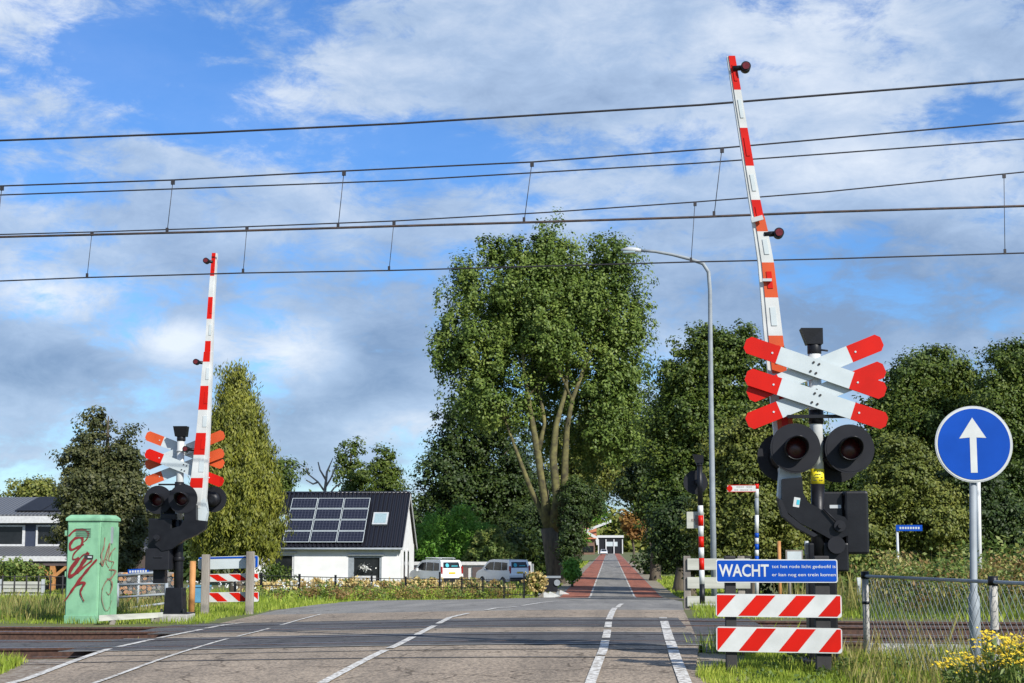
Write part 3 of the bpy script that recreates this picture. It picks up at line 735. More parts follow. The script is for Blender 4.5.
# ---- left-hand unit
D = 29.3; base = on_ground(177, D)
V = thing('crossing_barrier', 'far crossing mast with orange tipped crosses beside the green cabinet', 'crossing barrier', base, 'level crossing barriers')
mast = MB().tube([W(178.6, 522, D), W(180.2, 470, D), W(181, 436, D)], .068, 16).build('mast', 'white', V)
mb = MB()
for yy in (450, 466): mb.tube([W(180.6, yy, D), W(180.6, yy+2, D)], .078, 16)
mb.build('mast_ring', 'alu', mast)
mb = MB(); a = W(181.2, 441, D); mb.tube([a, a+Z*.08], .08, 14)
c = a+Z*.08; mb.prism([c+Vector(v) for v in ((-.10, -.08, 0), (.10, -.08, 0), (.13, -.12, .19), (-.13, -.12, .19))], (0, .18, 0)); mb.build('bell_housing', 'black', V, bevel=.008)
cross_arm(V, D, (145.5, 482), (223.5, 452), 'orange', dy=.08, redlen=.34, label='orange tipped arm rising to the right, lower cross')
cross_arm(V, D, (145.5, 466), (224, 434), 'orange', dy=.08, redlen=.34, label='orange tipped arm rising to the right, upper cross')
cross_arm(V, D, (146, 435), (223.5, 465), 'orange', dy=.13, redlen=.34, label='orange tipped arm falling to the right, upper cross')
cross_arm(V, D, (145.5, 452.5), (223, 483), 'red', dy=-.10, redlen=.34, label='bright red tipped arm falling to the right, lower cross')
light(V, W(160, 500, D)-Y*.12, .262); light(V, W(188, 499.5, D)-Y*.34, .268); light(V, W(211, 499, D)+Y*.2, .24, 1); light(V, W(170, 503, D)+Y*.2, .25, 1)
mb = MB(); mb.tube([W(160, 500, D)-Y*.05, W(179, 503, D)], .03, 8); mb.tube([W(188, 500, D)-Y*.1, W(179, 503, D)], .03, 8)
mb.box(W(172, 484.5, D), (.5, .05, .03)); mb.tube([W(179.5, 482, D), W(179, 492, D)], .085, 14); mb.build('lamp_bracket', 'black', V)
bp_ = [(214.5, 253, 5.5), (210.5, 310, 7), (208.5, 352, 8.5), (206, 390, 11), (203.5, 430, 13), (198.5, 490, 17), (195, 520, 19)]
st = [(253, 276, 0, 0), (276, 297, 1, 0), (297, 319, 0, 0), (319, 341, 1, 0), (341, 353, 0, 0), (352, 362, 0, 1), (362, 386, 1, 1), (386, 410, 0, 1), (410, 433, 1, 1), (433, 455, 0, 1), (455, 478, 1, 1), (478, 488, 0, 1), (488, 508, 1, 1)]
bm = boom(V, D, bp_, st, dy=-.17, flip=True)
arm_lamp(bm, D, 206.5, 261, 213, .055, dy=-.17); arm_lamp(bm, D, 196.5, 362, 204, .055, dy=-.17); arm_lamp(bm, D, 186, 449, 196, .055, dy=-.17)
poly_px(MB(), D, [(194, 504), (205, 498), (207, 513), (205, 522), (195, 521)], .16, dy=-.2).build('arm_socket', 'greyback', V)
poly_px(MB(), D, [(184, 505), (196, 505), (196, 520), (206, 521), (205, 529), (196, 535), (184, 540), (172, 549), (162, 551), (155, 545), (155, 534), (162, 531), (180, 526), (184, 520)], .16, dy=-.35).build('crank_arm', 'black', V, bevel=.015)
mb = MB(); mb.disc(W(162, 538, D)-Y*.35, -Y, .06, .05, 18); mb.disc(W(162, 538, D)-Y*.4, -Y, .03, .03, 12); mb.build('pivot', 'blackmatt', V)
mb = MB(); mb.box(W(162, 534, D)-Y*.0, (.44, .3, .56)); mb.box(W(170, 517, D), (.3, .26, .12)); mb.build('motor_box', 'black', V, bevel=.02)
mb = MB(); mb.box(W(162, 559, D)-Y*.15, (.44, .36, .39)); mb.box(W(163, 557, D)-Y*.335, (.16, .02, .03)); mb.build('control_box', 'blackmatt', V, bevel=.02)
MB().box(W(161, 576, D)-Y*.05, (.22, .2, .26)).build('cable_box', 'black', V, bevel=.01)
mb = MB(); mb.tube([W(178.5, 590, D), W(178.6, 520, D)], .085, 14); mb.tube([W(178.5, 561, D), W(178.5, 557, D)], .11, 14); mb.tube([W(178.4, 596, D), W(178.4, 588, D)], [.13, .10], 14)
zb = base.z
mb.box((base.x+.0, D, zb+.35), (.36, .34, .5), taper=(.85, .85)); mb.box((base.x, D, zb+.125), (.62, .5, .05))
for sx in (-.2, .2): mb.tube([(base.x+sx, D-.2, zb+.12), (base.x+sx, D-.2, zb+.22)], .025, 8)
mb.build('lower_mast', 'black', V, bevel=.01)
MB().box((base.x+.0, D-.12, zb+.035), (.66, .62, .19)).build('concrete_base', 'concrete', V, bevel=.02)
# ---- the striped post right of the far road with rear facing disc
D = 33.2; base = on_ground(703, D)
t = thing('signal_post', 'black post with red and white bands and a black disc behind, right of the road', 'signal post', base)
m0 = MB()
ys = [(609, 584, 0), (584, 570, 2), (570, 558, 1), (558, 547.5, 2), (547.5, 536.5, 1), (536.5, 526, 2), (526, 515.5, 1), (515.5, 505.5, 2), (505.5, 464, 0)]
for a, b, k in ys: m0.tube([W(702.5-(609-a)*.02, a, D), W(702.5-(609-b)*.02, b, D)], .055, 14, k)
m0.build('post', ['black', 'red', 'white'], t)
a = W(699.5, 466, D); mb = MB(); mb.tube([a, a+Z*.06], .065, 12); c = a+Z*.06; mb.prism([c+Vector(v) for v in ((-.08, -.08, 0), (.08, -.08, 0), (.08, -.08, .16), (-.14, -.1, .18))], (0, .16, 0)); mb.build('bell_housing', 'black', t, bevel=.008)
MB().disc(W(696, 482, D)+Y*.18, Y, .25, .02, 32).tube([W(697, 482, D)+Y*.18, W(700, 482, D)], .06, 10).build('signal_disc', 'blackmatt', t)
mb = MB(); p = W(695.5, 520, D)+Y*.09; mb.box(p, (.35, .03, .34)); mb.box(p+Y*-.018+X*.02, (.2, .006, .05), 1); mb.box(p+Y*-.018+X*.02, (.05, .008, .2), 1); mb.build('back_plate', ['woodgrey', 'wood'], t, bevel=.006)
MB().box((base.x, D, base.z+.04), (.45, .4, .16)).build('concrete_base', 'concrete', t, bevel=.02)
# ------------------------------------------------------------------ WACHT sign and striped boards
D = 16.5; base = on_ground(776, D)
t = thing('board_fence', 'two red and white diagonally striped boards on black posts in front of the near mast', 'barrier fence', base)
def board(t, D, x0, x1, yc, h, slope=-1, name='striped_board', tilt=0, period=.323, phase=.17, wr=.155, white='white', red='red', border=.012, mirror=False):
    a = W(x0, yc-tilt/2, D); b = W(x1, yc+tilt/2, D); L = (b-a).length; u = (b-a).normalized(); v = Z - u*u.dot(Z); c = (a+b)/2
    mb = MB(); mb.prism([c+u*p[0]+v*p[1]+Y*0 for p in round_rect(L+border*2, h+border*2, .03)], Y*.03, 0)
    sh = period*.46*slope; k = -2
    while k*period < 2:
        s = k*period+phase
        poly = [(s, 1), (s+wr, 1), (s+wr+sh, 0), (s+sh, 0)]; poly = clipx(poly, 0, 1)
        if len(poly) > 2: mb.prism([c+u*((p[0]-.5)*L)+v*((p[1]-.5)*h)-Y*.0 for p in poly], -Y*.003, 1)
        k += 1
    return mb.build(name, [white, red], t)
board(t, D, 717, 840.5, 605.8, .205, tilt=1.2, phase=-.002); board(t, D, 717.5, 841, 640, .225, tilt=2, phase=-.002)
for px in (731, 823):
    q = W(px, 600, D); g = groundz(q.x, q.y); MB().box((q.x, D+.09, (g-.1+1.28)/2), (.11 if px < 800 else .15, .11, 1.28-g+.1)).build('post', 'darkwood', t, bevel=.008)
D2 = 16.5; a = W(716, 560, D2); b = W(837.5, 560.2, D2)
c = W(776.7, 571, D2)
s = thing('text_sign', 'blue sign reading WACHT tot het rode licht gedoofd is on top of the striped boards', 'warning sign', c-Z*.13)
Ls = (b-a).length; hs = W(776, 559.5, D2).z-W(776, 582.8, D2).z
MB().prism([c+X*p[0]+Z*p[1] for p in round_rect(Ls, hs, .022)], Y*.02, 0).build('panel', 'white', s)
MB().prism([c-Y*.003+X*p[0]+Z*p[1] for p in round_rect(Ls-.022, hs-.022, .016)], Y*.0025, 0).build('blue_face', 'blue', s)
mb = MB(); o = c-Y*.0045; k = D2/F
put_text(mb, 'WACHT', o, X, Z, (720-776.7)*k, (769-776.7)*k, -.058, .068, bold=.022)
mb.build('lettering', 'white', s); mb = MB()
put_text(mb, 'tot het rode licht gedoofd is', o, X, Z, (772-776.7)*k, (834-776.7)*k, .02, .062, bold=.006)
mb.build('lettering', 'white', s); mb = MB()
put_text(mb, 'er kan nog een trein komen', o, X, Z, (772-776.7)*k, (834-776.7)*k, -.062, -.02, bold=.006)
mb.build('lettering', 'white', s)
MB().box(c+Y*.035+Z*-.02, (Ls*.8, .03, .05)).box(c+Y*.035+X*-.45, (.05, .028, hs)).box(c+Y*.035+X*.47, (.05, .028, hs)).build('frame', 'darkwood', s)
# ------------------------------------------------------------------ round blue arrow sign
D = 16.8; base = on_ground(972, D)
t = thing('arrow_sign', 'round blue sign with white upward arrow on a grey steel pole', 'traffic sign', base)
c = W(972.5, 444.5, D)-Y*.05
MB().disc(c, -Y, .395, .012, 56).build('rim', 'alu', t)
MB().disc(c-Y*.013, -Y, .384, .003, 56).disc(c-Y*.017, -Y, .366, .003, 56, 1).build('sign_face', ['white', 'blue'], t)
k = D/F; A = lambda x, y: c-Y*.0205+X*((x-972.5)*k)-Z*((y-444.5)*k)
MB().prism([A(968.5, 472.5), (A(975, 472.5)), A(975, 438), A(984.5, 438.5), A(971.5, 418.5), A(958.3, 439), A(968.5, 438)], -Y*.002).build('arrow', 'white', t)
MB().tube([(base.x, D, base.z-.1), (base.x, D, base.z+.77), (base.x, D, base.z+.82), W(972.5, 420, D)], [.058, .058, .038, .036], 16).build('pole', 'galv', t)
[MB().box(c+Y*.02+Z*q_, (.2, .02, .04)).build('clamp', 'galv', t) for q_ in (-.2, .2)]
# ------------------------------------------------------------------ street lamp
D = 45; base = on_ground(713.5, D)
t = thing('street_lamp', 'tall curved grey street lamp leaning over the road beside the big poplar', 'street lamp', base)
pts = [(base.x, D, base.z-.1)]+[tuple(W(a, b, D)) for a, b in ((712.5, 500), (711, 400), (710, 290), (708.5, 272), (703, 263.5), (690, 259), (672, 254.5), (655, 251.5), (640, 250.5))]
MB().tube(pts, [.085, .08, .07, .058, .055, .055, .05, .045, .042, .04], 14).build('pole', 'galv', t)
mb = MB(); hp = [W(641, 250.5, D), W(636, 250, D), W(628, 249.5, D), W(621, 250, D)]
mb.tube(hp, [.045, .075, .075, .03], 12); mb.build('lamp_head', 'alu', t)
MB().box(W(629, 252.4, D), (.34, .16, .04)).build('lamp_glass', 'skyglass', t, bevel=.01)
# ------------------------------------------------------------------ plank fence right of the far road
D = 35; base = on_ground(720, D)
t = thing('plank_fence', 'weathered grey plank fence of three boards behind the red and white banded post', 'fence', base)
for px in (687, 741):
    q = W(px, 570, D); g = groundz(q.x, D); MB().box((q.x, D, (g-.1+W(px, 556, D).z)/2), (.15, .13, W(px, 556, D).z-g+.1)).build('post', 'wood', t, bevel=.01)
for y0, y1 in ((558.5, 570), (577, 588.5), (596, 606.5)):
    p = W(687, y0, D); q = W(750, y1, D); MB().box(((p.x+q.x)/2, D-.09, (p.z+q.z)/2), (q.x-p.x, .05, p.z-q.z)).build('board', 'woodgrey', t, bevel=.006)
q = W(748, 572, D+.4); g = groundz(q.x, q.y); MB().box((q.x, D+.3, (g+W(748, 556, D).z)/2), (.15, .13, W(748, 556, D).z-g)).build('post', 'darkwood', t, bevel=.01)
# ------------------------------------------------------------------ finger post sign, posts and small boards right
D = 40; base = on_ground(757, D)
t = thing('finger_post', 'white finger signpost with red tip and blue spiral bands on its pole', 'signpost', base)
m0 = MB(); yy = [(600, 562, 0), (562, 556, 1), (556, 550, 0), (550, 544, 1), (544, 538, 0), (538, 533, 1), (533, 515, 0), (515, 498, 2), (498, 489, 0), (489, 484, 3)]
for a, b, k in yy: m0.tube([W(757, a, D), W(755.5-(540-b)*.0, b, D)] if False else [W(756.8, a, D), W(756.8, b, D)], .05, 10, k)
m0.build('pole', ['white', 'blue', 'galv', 'red'], t)
p = W(727, 485, D); q = W(755.5, 492, D); mb = MB()
mb.box(((p.x+q.x)/2, D-.06, (p.z+q.z)/2), (q.x-p.x, .03, p.z-q.z)); bd = mb.build('finger_board', 'white', t)
mb = MB(); mb.disc(W(729.5, 488.5, D)-Y*.077, -Y, .07, .006, 16)
mb.box(((p.x+q.x)/2, D-.079, p.z-.006), (q.x-p.x, .006, .012)); mb.box(((p.x+q.x)/2, D-.079, q.z+.006), (q.x-p.x, .006, .012)); mb.build('red_emblem', 'red', bd)
mb = MB()
for r_, yy_ in enumerate((487, 490)):
    for i in range(9):
        if (i*7+r_) % 5 == 0: continue
        mb.box(W(735+i*2.0, yy_, D)-Y*.077, (.035, .004, .02))
mb.build('faint_print', 'wood', bd)
def simple_post(name, label, px, D, ytop, r, m, cat='post', group=None):
    b = on_ground(px, D); MB().tube([b-Z*.1, W(px, ytop, D)], r, 10).build(name, m, loc=b, label=label, cat=cat, group=group)
simple_post('wooden_post', 'thin brown wooden post behind the WACHT sign', 779, 32, 541, .035, 'woodwarm')
simple_post('white_post', 'thin pale post standing just behind the right half of the WACHT sign', 806.5, 33, 541, .04, 'alu')
simple_post('thin_white_pole', 'slim white pole directly behind the round blue sign pole', 978, 33, 470, .045, 'white', 'pole')
D = 33; b = on_ground(789, D); t = thing('notice_board', 'small grey framed notice board above the WACHT sign', 'notice board', b)
p = W(785.5, 550, D); q = W(803, 562, D)
MB().box(((p.x+q.x)/2, D, (p.z+q.z)/2), (q.x-p.x, .04, p.z-q.z)).build('frame', 'wood', t); MB().box(((p.x+q.x)/2, D-.023, (p.z+q.z)/2), (q.x-p.x-.06, .006, p.z-q.z-.06)).build('notice', 'greyback', t)
MB().tube([b, W(789, 562, D)], .03, 8).build('leg', 'wood', t)
D = 38; b = on_ground(897.5, D); t = thing('street_name_sign', 'small blue street name sign on a slim pole among the weeds right of the mast', 'street sign', b)
MB().tube([b-Z*.1, W(897, 525, D)], .03, 8).build('pole', 'alu', t)
p = W(895.5, 525, D); q = W(922, 531, D); bd = MB().box(((p.x+q.x)/2, D-.04, (p.z+q.z)/2), (q.x-p.x, .03, p.z-q.z)).build('sign_board', 'blue', t)
mb = MB()
for i in range(8): mb.box(W(900+i*2.6, 528, D)-Y*.058, (.04, .004, .05))
mb.build('faint_print', 'greyback', bd)
D = 30; b = on_ground(858, D); t = thing('marker_post', 'short white marker post in the weeds beyond the tracks', 'marker post', b)
MB().box((b.x, b.y, b.z+.32), (.08, .05, .64)).build('body', 'white', t, bevel=.01); MB().box((b.x, b.y-.028, b.z+.55), (.06, .006, .08)).build('reflector', 'greyback', t)
# ------------------------------------------------------------------ chain link fence on the right
P0 = W(865, 576, 17.9); P1 = W(993, 582, 14.3); P2 = P1+(P1-P0)*1.6
ga, gb_ = gp(P0.x, P0.y), gp(P1.x, P1.y)
t = thing('chain_link_fence', 'wire mesh fence with grey pipe rail by the round blue sign', 'fence', ga)
for P, g, nm in ((P0, ga, 0), (P1, gb_, 1), (P2, gp(P2.x, P2.y), 2)):
    MB().tube([g-Z*.15, P+Z*.03], .036 if nm == 0 else .036, 12).tube([P-Z*.03, P+Z*.05], .045, 12, 1).tube([g+Z*.62, g+Z*.65], .042, 12, 1).build('post', ['concrete', 'black'], t)
MB().tube([P0, P1, P2], .017, 10).build('top_rail', 'galv', t)
mb = MB(); u = P1-P0; L = (P2-P0).length; ud = (P2-P0).normalized(); H = 1.0; sp = .13
def fpt(s, h): q = P0+ud*s; return Vector((q.x, q.y, q.z-.03-(H-h)))
s_ = -H
while s_ < L:
    for dr in (1, -1):
        a0 = max(0, -s_) if dr == 1 else max(0, -s_); s1 = s_; 
        lo = max(0.0, -s_); hi = min(H, L-s_)
        if hi > lo:
            if dr == 1: a = fpt(s_+lo, lo); b = fpt(s_+hi, hi)
            else: a = fpt(s_+lo, H-lo); b = fpt(s_+hi, H-hi)
            mb.tube([a, b], 0.0021, 4, caps=False, smooth=True)
    s_ += sp
mb.build('wire_mesh', 'galv', t)
# ------------------------------------------------------------------ green cabinet
D = 28.4; base = on_ground(90, D)
t = thing('cabinet', 'mint green metal cabinet covered in dark red graffiti', 'cabinet', base)
fl = W(66.5, 560, D); fr = W(99.5, 560, D); zt = W(80, 521, D).z; zb = base.z-.05
yaw = R(12); ux = Vector((math.cos(yaw)*1, math.sin(yaw)*0, 0))
# plan: front face left->right, right face seen obliquely
A0 = Vector((fl.x, D, 0)); B0 = Vector((fr.x, D-.0, 0)); C0 = Vector((W(117.5, 560, D+.75).x, D+.75, 0)); D0 = Vector((fl.x+(C0.x-B0.x), D+.75, 0))
mb = MB(); mb.prism([v+Z*zb for v in (A0, B0, C0, D0)], Z*(zt-zb)); mb.build('body', 'green_cab', t, bevel=.012)
def grow(f, z): 
    cc = (A0+B0+C0+D0)/4; return [cc+(v-cc)*f+Z*z for v in (A0, B0, C0, D0)]
zr = zt+.001; a_ = grow(1.09, zr); b_ = grow(1.09, zr+.05); c_ = grow(.9, zr+.11)
MB().raw(a_+b_+c_, [(3, 2, 1, 0), (8, 9, 10, 11)]+[(i, (i+1) % 4, 4+(i+1) % 4, 4+i) for i in range(4)]+[(4+i, 4+(i+1) % 4, 8+(i+1) % 4, 8+i) for i in range(4)]).build('roof', 'green_cab', t, bevel=.008)
sd = (C0-B0).normalized(); sn = Vector((sd.y, -sd.x, 0)); sl = (C0-B0).length
mb = MB()
for fr_ in (.0, .62): 
    q = B0+sd*(sl*(.03+fr_))+sn*.006; mb.prism([q+Z*(zb+.12), q+sd*(sl*(.56 if fr_ == 0 else .33))+Z*(zb+.12), q+sd*(sl*(.56 if fr_ == 0 else .33))+Z*(zt-.1), q+Z*(zt-.1)], sn*.012)
dr = mb.build('door', 'green_cab', t, bevel=.004)
w_ = fr.x-fl.x
MB().box((fl.x+w_*.5, D-.012, (zt+zb)/2+.02), (w_*.93, .02, (zt-zb)*.92)).build('door', 'green_cab', t, bevel=.006)
mb = MB(); mb.box((fl.x+w_*.5, D-.03, zb+.11), (w_*.98, .05, .16)); mb.build('plinth', 'green_cab', t, bevel=.006)
mb = MB()
for v_ in range(5): mb.box((fl.x+w_*.5, D-.027, zt-.14-v_*.035), (w_*.45, .012, .014))
mb.build('vent', 'green_dark', t)
q = W(89.5, 557, D)-Y*.03; MB().box(q, (.15, .02, .07), 1).box(q-Y*.015+X*.02, (.07, .02, .03), 0).build('handle', ['alu', 'darkwood'], t)
mb = MB()
for yy in (533, 574, 612): mb.box(W(65.8, yy, D)+Y*.03, (.04, .05, .09))
mb.build('hinge', 'green_cab', t)
mb = MB(); q = B0+sd*(sl*.55)+sn*.03; mb.box(q+Z*(zt-.25), (.05, .03, .3), 0); mb.build('lock_bar', 'galv', t)
def stroke(mb, pts, wd, pl, m=0, base_off=0, sub=5):
    """pts in image pixels on plane pl(px,py)->Vector, n normal"""
    f, nrm = pl; q = [Vector((p[0], p[1], 0)) for p in pts]; o = []
    for i in range(len(q)-1):
        p0 = q[max(0, i-1)]; p1 = q[i]; p2 = q[i+1]; p3 = q[min(len(q)-1, i+2)]
        for k in range(sub):
            tt = k/sub; o.append(.5*((2*p1)+(p2-p0)*tt+(2*p0-5*p1+4*p2-p3)*tt*tt+(3*p1-p0-3*p2+p3)*tt**3))
    o.append(q[-1]); n = len(o); vs = []
    for i, p in enumerate(o):
        d = (o[min(n-1, i+1)]-o[max(0, i-1)]); 
        if d.length < 1e-6: d = Vector((1, 0, 0))
        d.normalize(); s2 = Vector((-d.y, d.x, 0)); tt = i/(n-1)
        w2 = wd*(.45+.55*math.sin(math.pi*min(1, tt*1.1+.08)))*(1+.2*math.sin(i*1.3))/2
        for sg in (1, -1): vs.append(f(p.x+s2.x*w2*sg, p.y+s2.y*w2*sg)+nrm*(.0005*base_off+.00012*i))
    mb.raw(vs, [(2*i, 2*i+1, 2*i+3, 2*i+2) for i in range(n-1)], m)
cp = lambda x, y: (60+x/5.25, 505+y/5.25)
fpl = (lambda px, py: W(px, py, D-.026), -Y)
mb = MB()
S = [([(45, 165), (75, 135), (115, 128), (148, 145), (140, 180), (115, 200)], 1.7),
     ([(125, 205), (105, 215), (60, 235), (55, 205), (85, 172), (118, 175), (110, 215), (75, 255), (70, 285), (100, 275)], 1.9),
     ([(100, 275), (65, 320), (50, 375), (90, 350), (130, 290), (150, 250), (120, 300), (95, 355), (120, 330), (170, 290)], 2.6),
     ([(195, 285), (150, 335), (110, 385), (70, 440), (40, 485), (25, 505)], 2.0),
     ([(60, 450), (95, 415), (130, 408), (115, 440), (110, 465), (128, 505)], 1.9),
     ([(50, 375), (60, 345), (85, 310), (120, 265), (150, 250)], 1.4)]
for i, (pp, wd) in enumerate(S): stroke(mb, [cp(*p) for p in pp], wd*1.35, fpl, 0, i*8)
mb.build('graffiti', 'graf', t)
def spl(px, py):   # pixel on the right side plane
    d = ray(px, py); o_ = B0; n_ = sn; s2 = (Vector((o_.x, o_.y, 0))-Vector((0, 0, 0))).dot(n_)/(d.x*n_.x+d.y*n_.y); return CAM+d*s2
S2 = [([(230, 170), (225, 220), (212, 260), (222, 300), (240, 250), (255, 200), (250, 250), (235, 300), (250, 330)], 1.1),
      ([(285, 225), (262, 250), (250, 290), (275, 300), (262, 330)], 1.0),
      ([(250, 340), (285, 345), (265, 380), (235, 400), (212, 445)], 1.3),
      ([(240, 385), (262, 400), (265, 430), (250, 470), (235, 455)], 1.0),
      ([(205, 295), (215, 320), (225, 285), (245, 290)], .9),
      ([(215, 430), (210, 490), (225, 545), (245, 550), (262, 500)], .5)]
mb = MB()
for i, (pp, wd) in enumerate(S2): stroke(mb, [cp(*p) for p in pp], wd*1.3, (spl, sn), 0, 42+i*6)
mb.build('graffiti', 'graf2', t)
# low beam beside the cabinet
D = 27.9; b = on_ground(130, D); t = thing('low_beam', 'low pale wooden beam on short legs between cabinet and left mast', 'low rail', b)
p = W(99, 618.5, D-.1); q = W(158, 615.5, D+.6)
mb = MB(); u = q-p; mb.prism([p-Z*.045, q-Z*.04, q+Z*.05, p+Z*.055], (.05, .14, 0)); mb.build('beam', 'woodgrey', t, bevel=.01)
for f in (.18, .93): c = p.lerp(q, f); g = groundz(c.x, c.y); MB().box((c.x+.03, c.y+.08, (g+c.z-.05)/2), (.09, .08, max(.05, c.z-g-.02))).build('leg', 'wood', t)
# ------------------------------------------------------------------ left rail fence with back of blue sign
D = 32; base = on_ground(228, D)
t = thing('board_fence', 'two wooden posts with red and white striped boards left of the road', 'barrier fence', base)
for px, yt in ((205.5, 554.5), (250, 551.5)):
    q = W(px, 580, D); g = groundz(q.x, q.y); MB().box((q.x, D, (g-.1+W(px, yt, D).z)/2), (.15, .12, W(px, yt, D).z-g+.1)).build('post', 'wood', t, bevel=.01)
board(t, D+.1, 208, 258, 577.5, .13, slope=1, period=.42, wr=.2, phase=.0, tilt=-1); board(t, D+.1, 208, 258, 597, .17, slope=1, period=.42, wr=.2, phase=.0, tilt=-.5)
D2 = D+.15; s = thing('text_sign', 'back of a long grey sign with blue edge on the left fence posts', 'warning sign', W(230, 566, D2)-Z*.12)
p = W(198, 562, D2); q = W(258.5, 560, D2); c = (p+q)/2-Z*.03
MB().prism([c+X*a+Z*(b_+a*.03) for a, b_ in round_rect(q.x-p.x, .25, .06)], Y*.02).build('panel', 'greyback', s)
MB().prism([c+Z*.1+X*(-.6)-Y*.01+Z*.0, c+X*.6+Z*.128-Y*.01, c+X*.6+Z*.095-Y*.01, c+X*(-.6)+Z*.07-Y*.01], Y*.008).prism([c+X*.56+Z*.12-Y*.011, c+X*.605+Z*.11-Y*.011, c+X*.605-Z*.08-Y*.011, c+X*.56-Z*.1-Y*.011], Y*.008).build('blue_edge', 'blue', s)
# mesh gate left
D = 34; base = on_ground(142, D)
t = thing('mesh_gate', 'galvanised tube gate with wire mesh between the green cabinet and the left mast', 'gate', base)
g = groundz(base.x, D)
def pt(px, py): return W(px, py, D)
for px in (117.5, 166.5): MB().tube([Vector((pt(px, 600).x, D, g-.05)), pt(px, 583)], .04, 10).build('gate_post', 'galv', t)
for a, b in (((117, 585), (167, 583)), ((117, 597.5), (167, 594)), ((117, 610), (167, 603))): MB().tube([pt(*a), pt(*b)], .025, 8).build('tube_rail', 'galv', t)
mb = MB()
for k in range(28):
    x = 116+k*2.0
    mb.tube([pt(x, 577), pt(x+12, 594)], .004, 3, caps=False); mb.tube([pt(x+12, 577), pt(x, 594)], .004, 3, caps=False)
mb.tube([pt(116, 576), pt(168, 571.5)], .03, 8); mb.build('wire_mesh', 'galv', t)
D = 36; b = on_ground(139, D); t = thing('street_name_sign', 'small blue and white street name sign just above the tube gate', 'street sign', b)
MB().tube([b, W(139, 573, D)], .03, 8).build('pole', 'alu', t)
bd = MB().box(W(139, 571, D)-Y*.04, (.48, .03, .1), 0, Matrix.Rotation(R(-3), 3, 'Y')).build('sign_board', 'blue', t)
mb = MB()
for i in range(7): mb.box(W(131+i*2.6, 571.6-i*.1, D)-Y*.058, (.04, .004, .05))
mb.build('faint_print', 'white', bd)
simple_post('wooden_post', 'brown wooden post between the left mast and the striped board fence', 193, 31, 561, .06, 'woodwarm')
# blue trough and firewood behind
D = 37; b = on_ground(201, D); t = thing('blue_crate', 'light blue plastic crate behind the left mast', 'crate', b)
MB().box((b.x, b.y, b.z+.3), (.40, .4, .36)).build('body', 'cratecol', t, bevel=.02); MB().box((b.x, b.y, b.z+.5), (.44, .44, .04)).build('rim', 'cratecol', t)
D = 42; random.seed(3)
b = on_ground(140, D); t = thing('wood_stack', 'stack of orange brown split logs behind the tube gate', 'firewood', b); mb = MB()
for i in range(17):
    for j in range(7): mb.tube([(b.x-1.1+i*.13+random.uniform(-.02, .02), D-.2+random.uniform(-.05, .05), b.z+.08+j*.115+random.uniform(-.02, .02)), (b.x-1.1+i*.13, D+.3, b.z+.08+j*.115)], random.uniform(.04, .065), 7, random.choice((0, 1, 2)))
mb.build('logs', ['woodwarm', 'wood', 'bark'], t)
# ------------------------------------------------------------------ white house
D = 107.0; GZ = gz(-18, D); XL, XR = -24.3, -13.95; DP = 7.4
t = thing('house', 'white rendered house with black tiled roof and solar panels', 'house', (-19, D, GZ))
ze = 1.27; zr = W(400, 493, D+3.7).z-.14
def wall_front(mb, y, x0, x1, z0, z1, holes, m=0, th=.25):
    """front wall as boxes around rectangular holes (sorted by x)"""
    x = x0
    for (a, b, c, d) in holes:
        if a > x: mb.box(((x+a)/2, y+th/2, (z0+z1)/2), (a-x, th, z1-z0), m)
        if d < z1: mb.box(((a+b)/2, y+th/2, (d+z1)/2), (b-a, th, z1-d), m)
        if c > z0: mb.box(((a+b)/2, y+th/2, (z0+c)/2), (b-a, th, c-z0), m)
        x = b
    if x < x1: mb.box(((x+x1)/2, y+th/2, (z0+z1)/2), (x1-x, th, z1-z0), m)
def wx(px): return W(px, 570, D).x
H1 = (wx(264.5), wx(294), GZ+.1, W(0, 553.5, D).z); H2 = (wx(348), wx(381.5), GZ+.2, W(0, 555.5, D).z)
mb = MB(); wall_front(mb, D, XL, XR, GZ-.2, ze+.02, [H1, H2])
mb.box((XL+.125, D+DP/2+.13, (GZ+ze)/2), (.25, DP-.3, ze-GZ+.3)); mb.box(((XL+XR)/2, D+DP-.125, (GZ+ze)/2), (XR-XL, .25, ze-GZ+.3))
xg = XR-.25
mb.prism([(xg, D+.26, GZ-.2), (xg, D+DP-.26, GZ-.2), (xg, D+DP-.26, ze), (xg, D+DP/2, zr-.18), (xg, D+.26, ze)], (.25, 0, 0))
mb.prism([(XL, D+.26, ze+.03), (XL, D+DP-.26, ze+.03), (XL, D+DP/2, zr-.18)], (.25, 0, 0))
mb.build('wall', 'wallwhite', t)
MB().box(((XL+XR)/2, D+2.2, (GZ+ze)/2), (XR-XL-.7, .1, ze-GZ)).build('inner_wall', 'brown_door', t)
ov = .35; sl = (zr-ze)/(DP/2)
ra = Vector((0, D-ov, ze-ov*sl+.12)); rb_ = Vector((0, D+DP/2, zr+.0)); rc = Vector((0, D+DP+ov, ze-ov*sl+.12))
mb = MB()
for a, b in ((ra, rb_), (rb_, rc)):
    mb.prism([(XL-.3, a.y, a.z), (XL-.3, b.y, b.z), (XL-.3, b.y, b.z+.14), (XL-.3, a.y, a.z+.14)], (XR-XL+.45, 0, 0))
roof = mb.build('roof', 'pantile', t)
mb = MB(); n_t = 36                                   # pantile rolls and ridge
for i in range(n_t+1):
    x = XL-.28+(XR-XL+.41)*i/n_t; mb.tube([(x, ra.y, ra.z+.15), (x, rb_.y-.05, rb_.z+.13)], .075, 6, caps=False)
mb.tube([(XL-.3, rb_.y, rb_.z+.15), (XR+.15, rb_.y, rb_.z+.15)], .11, 8); mb.build('roof_rolls', 'pantile', roof)
mb = MB()
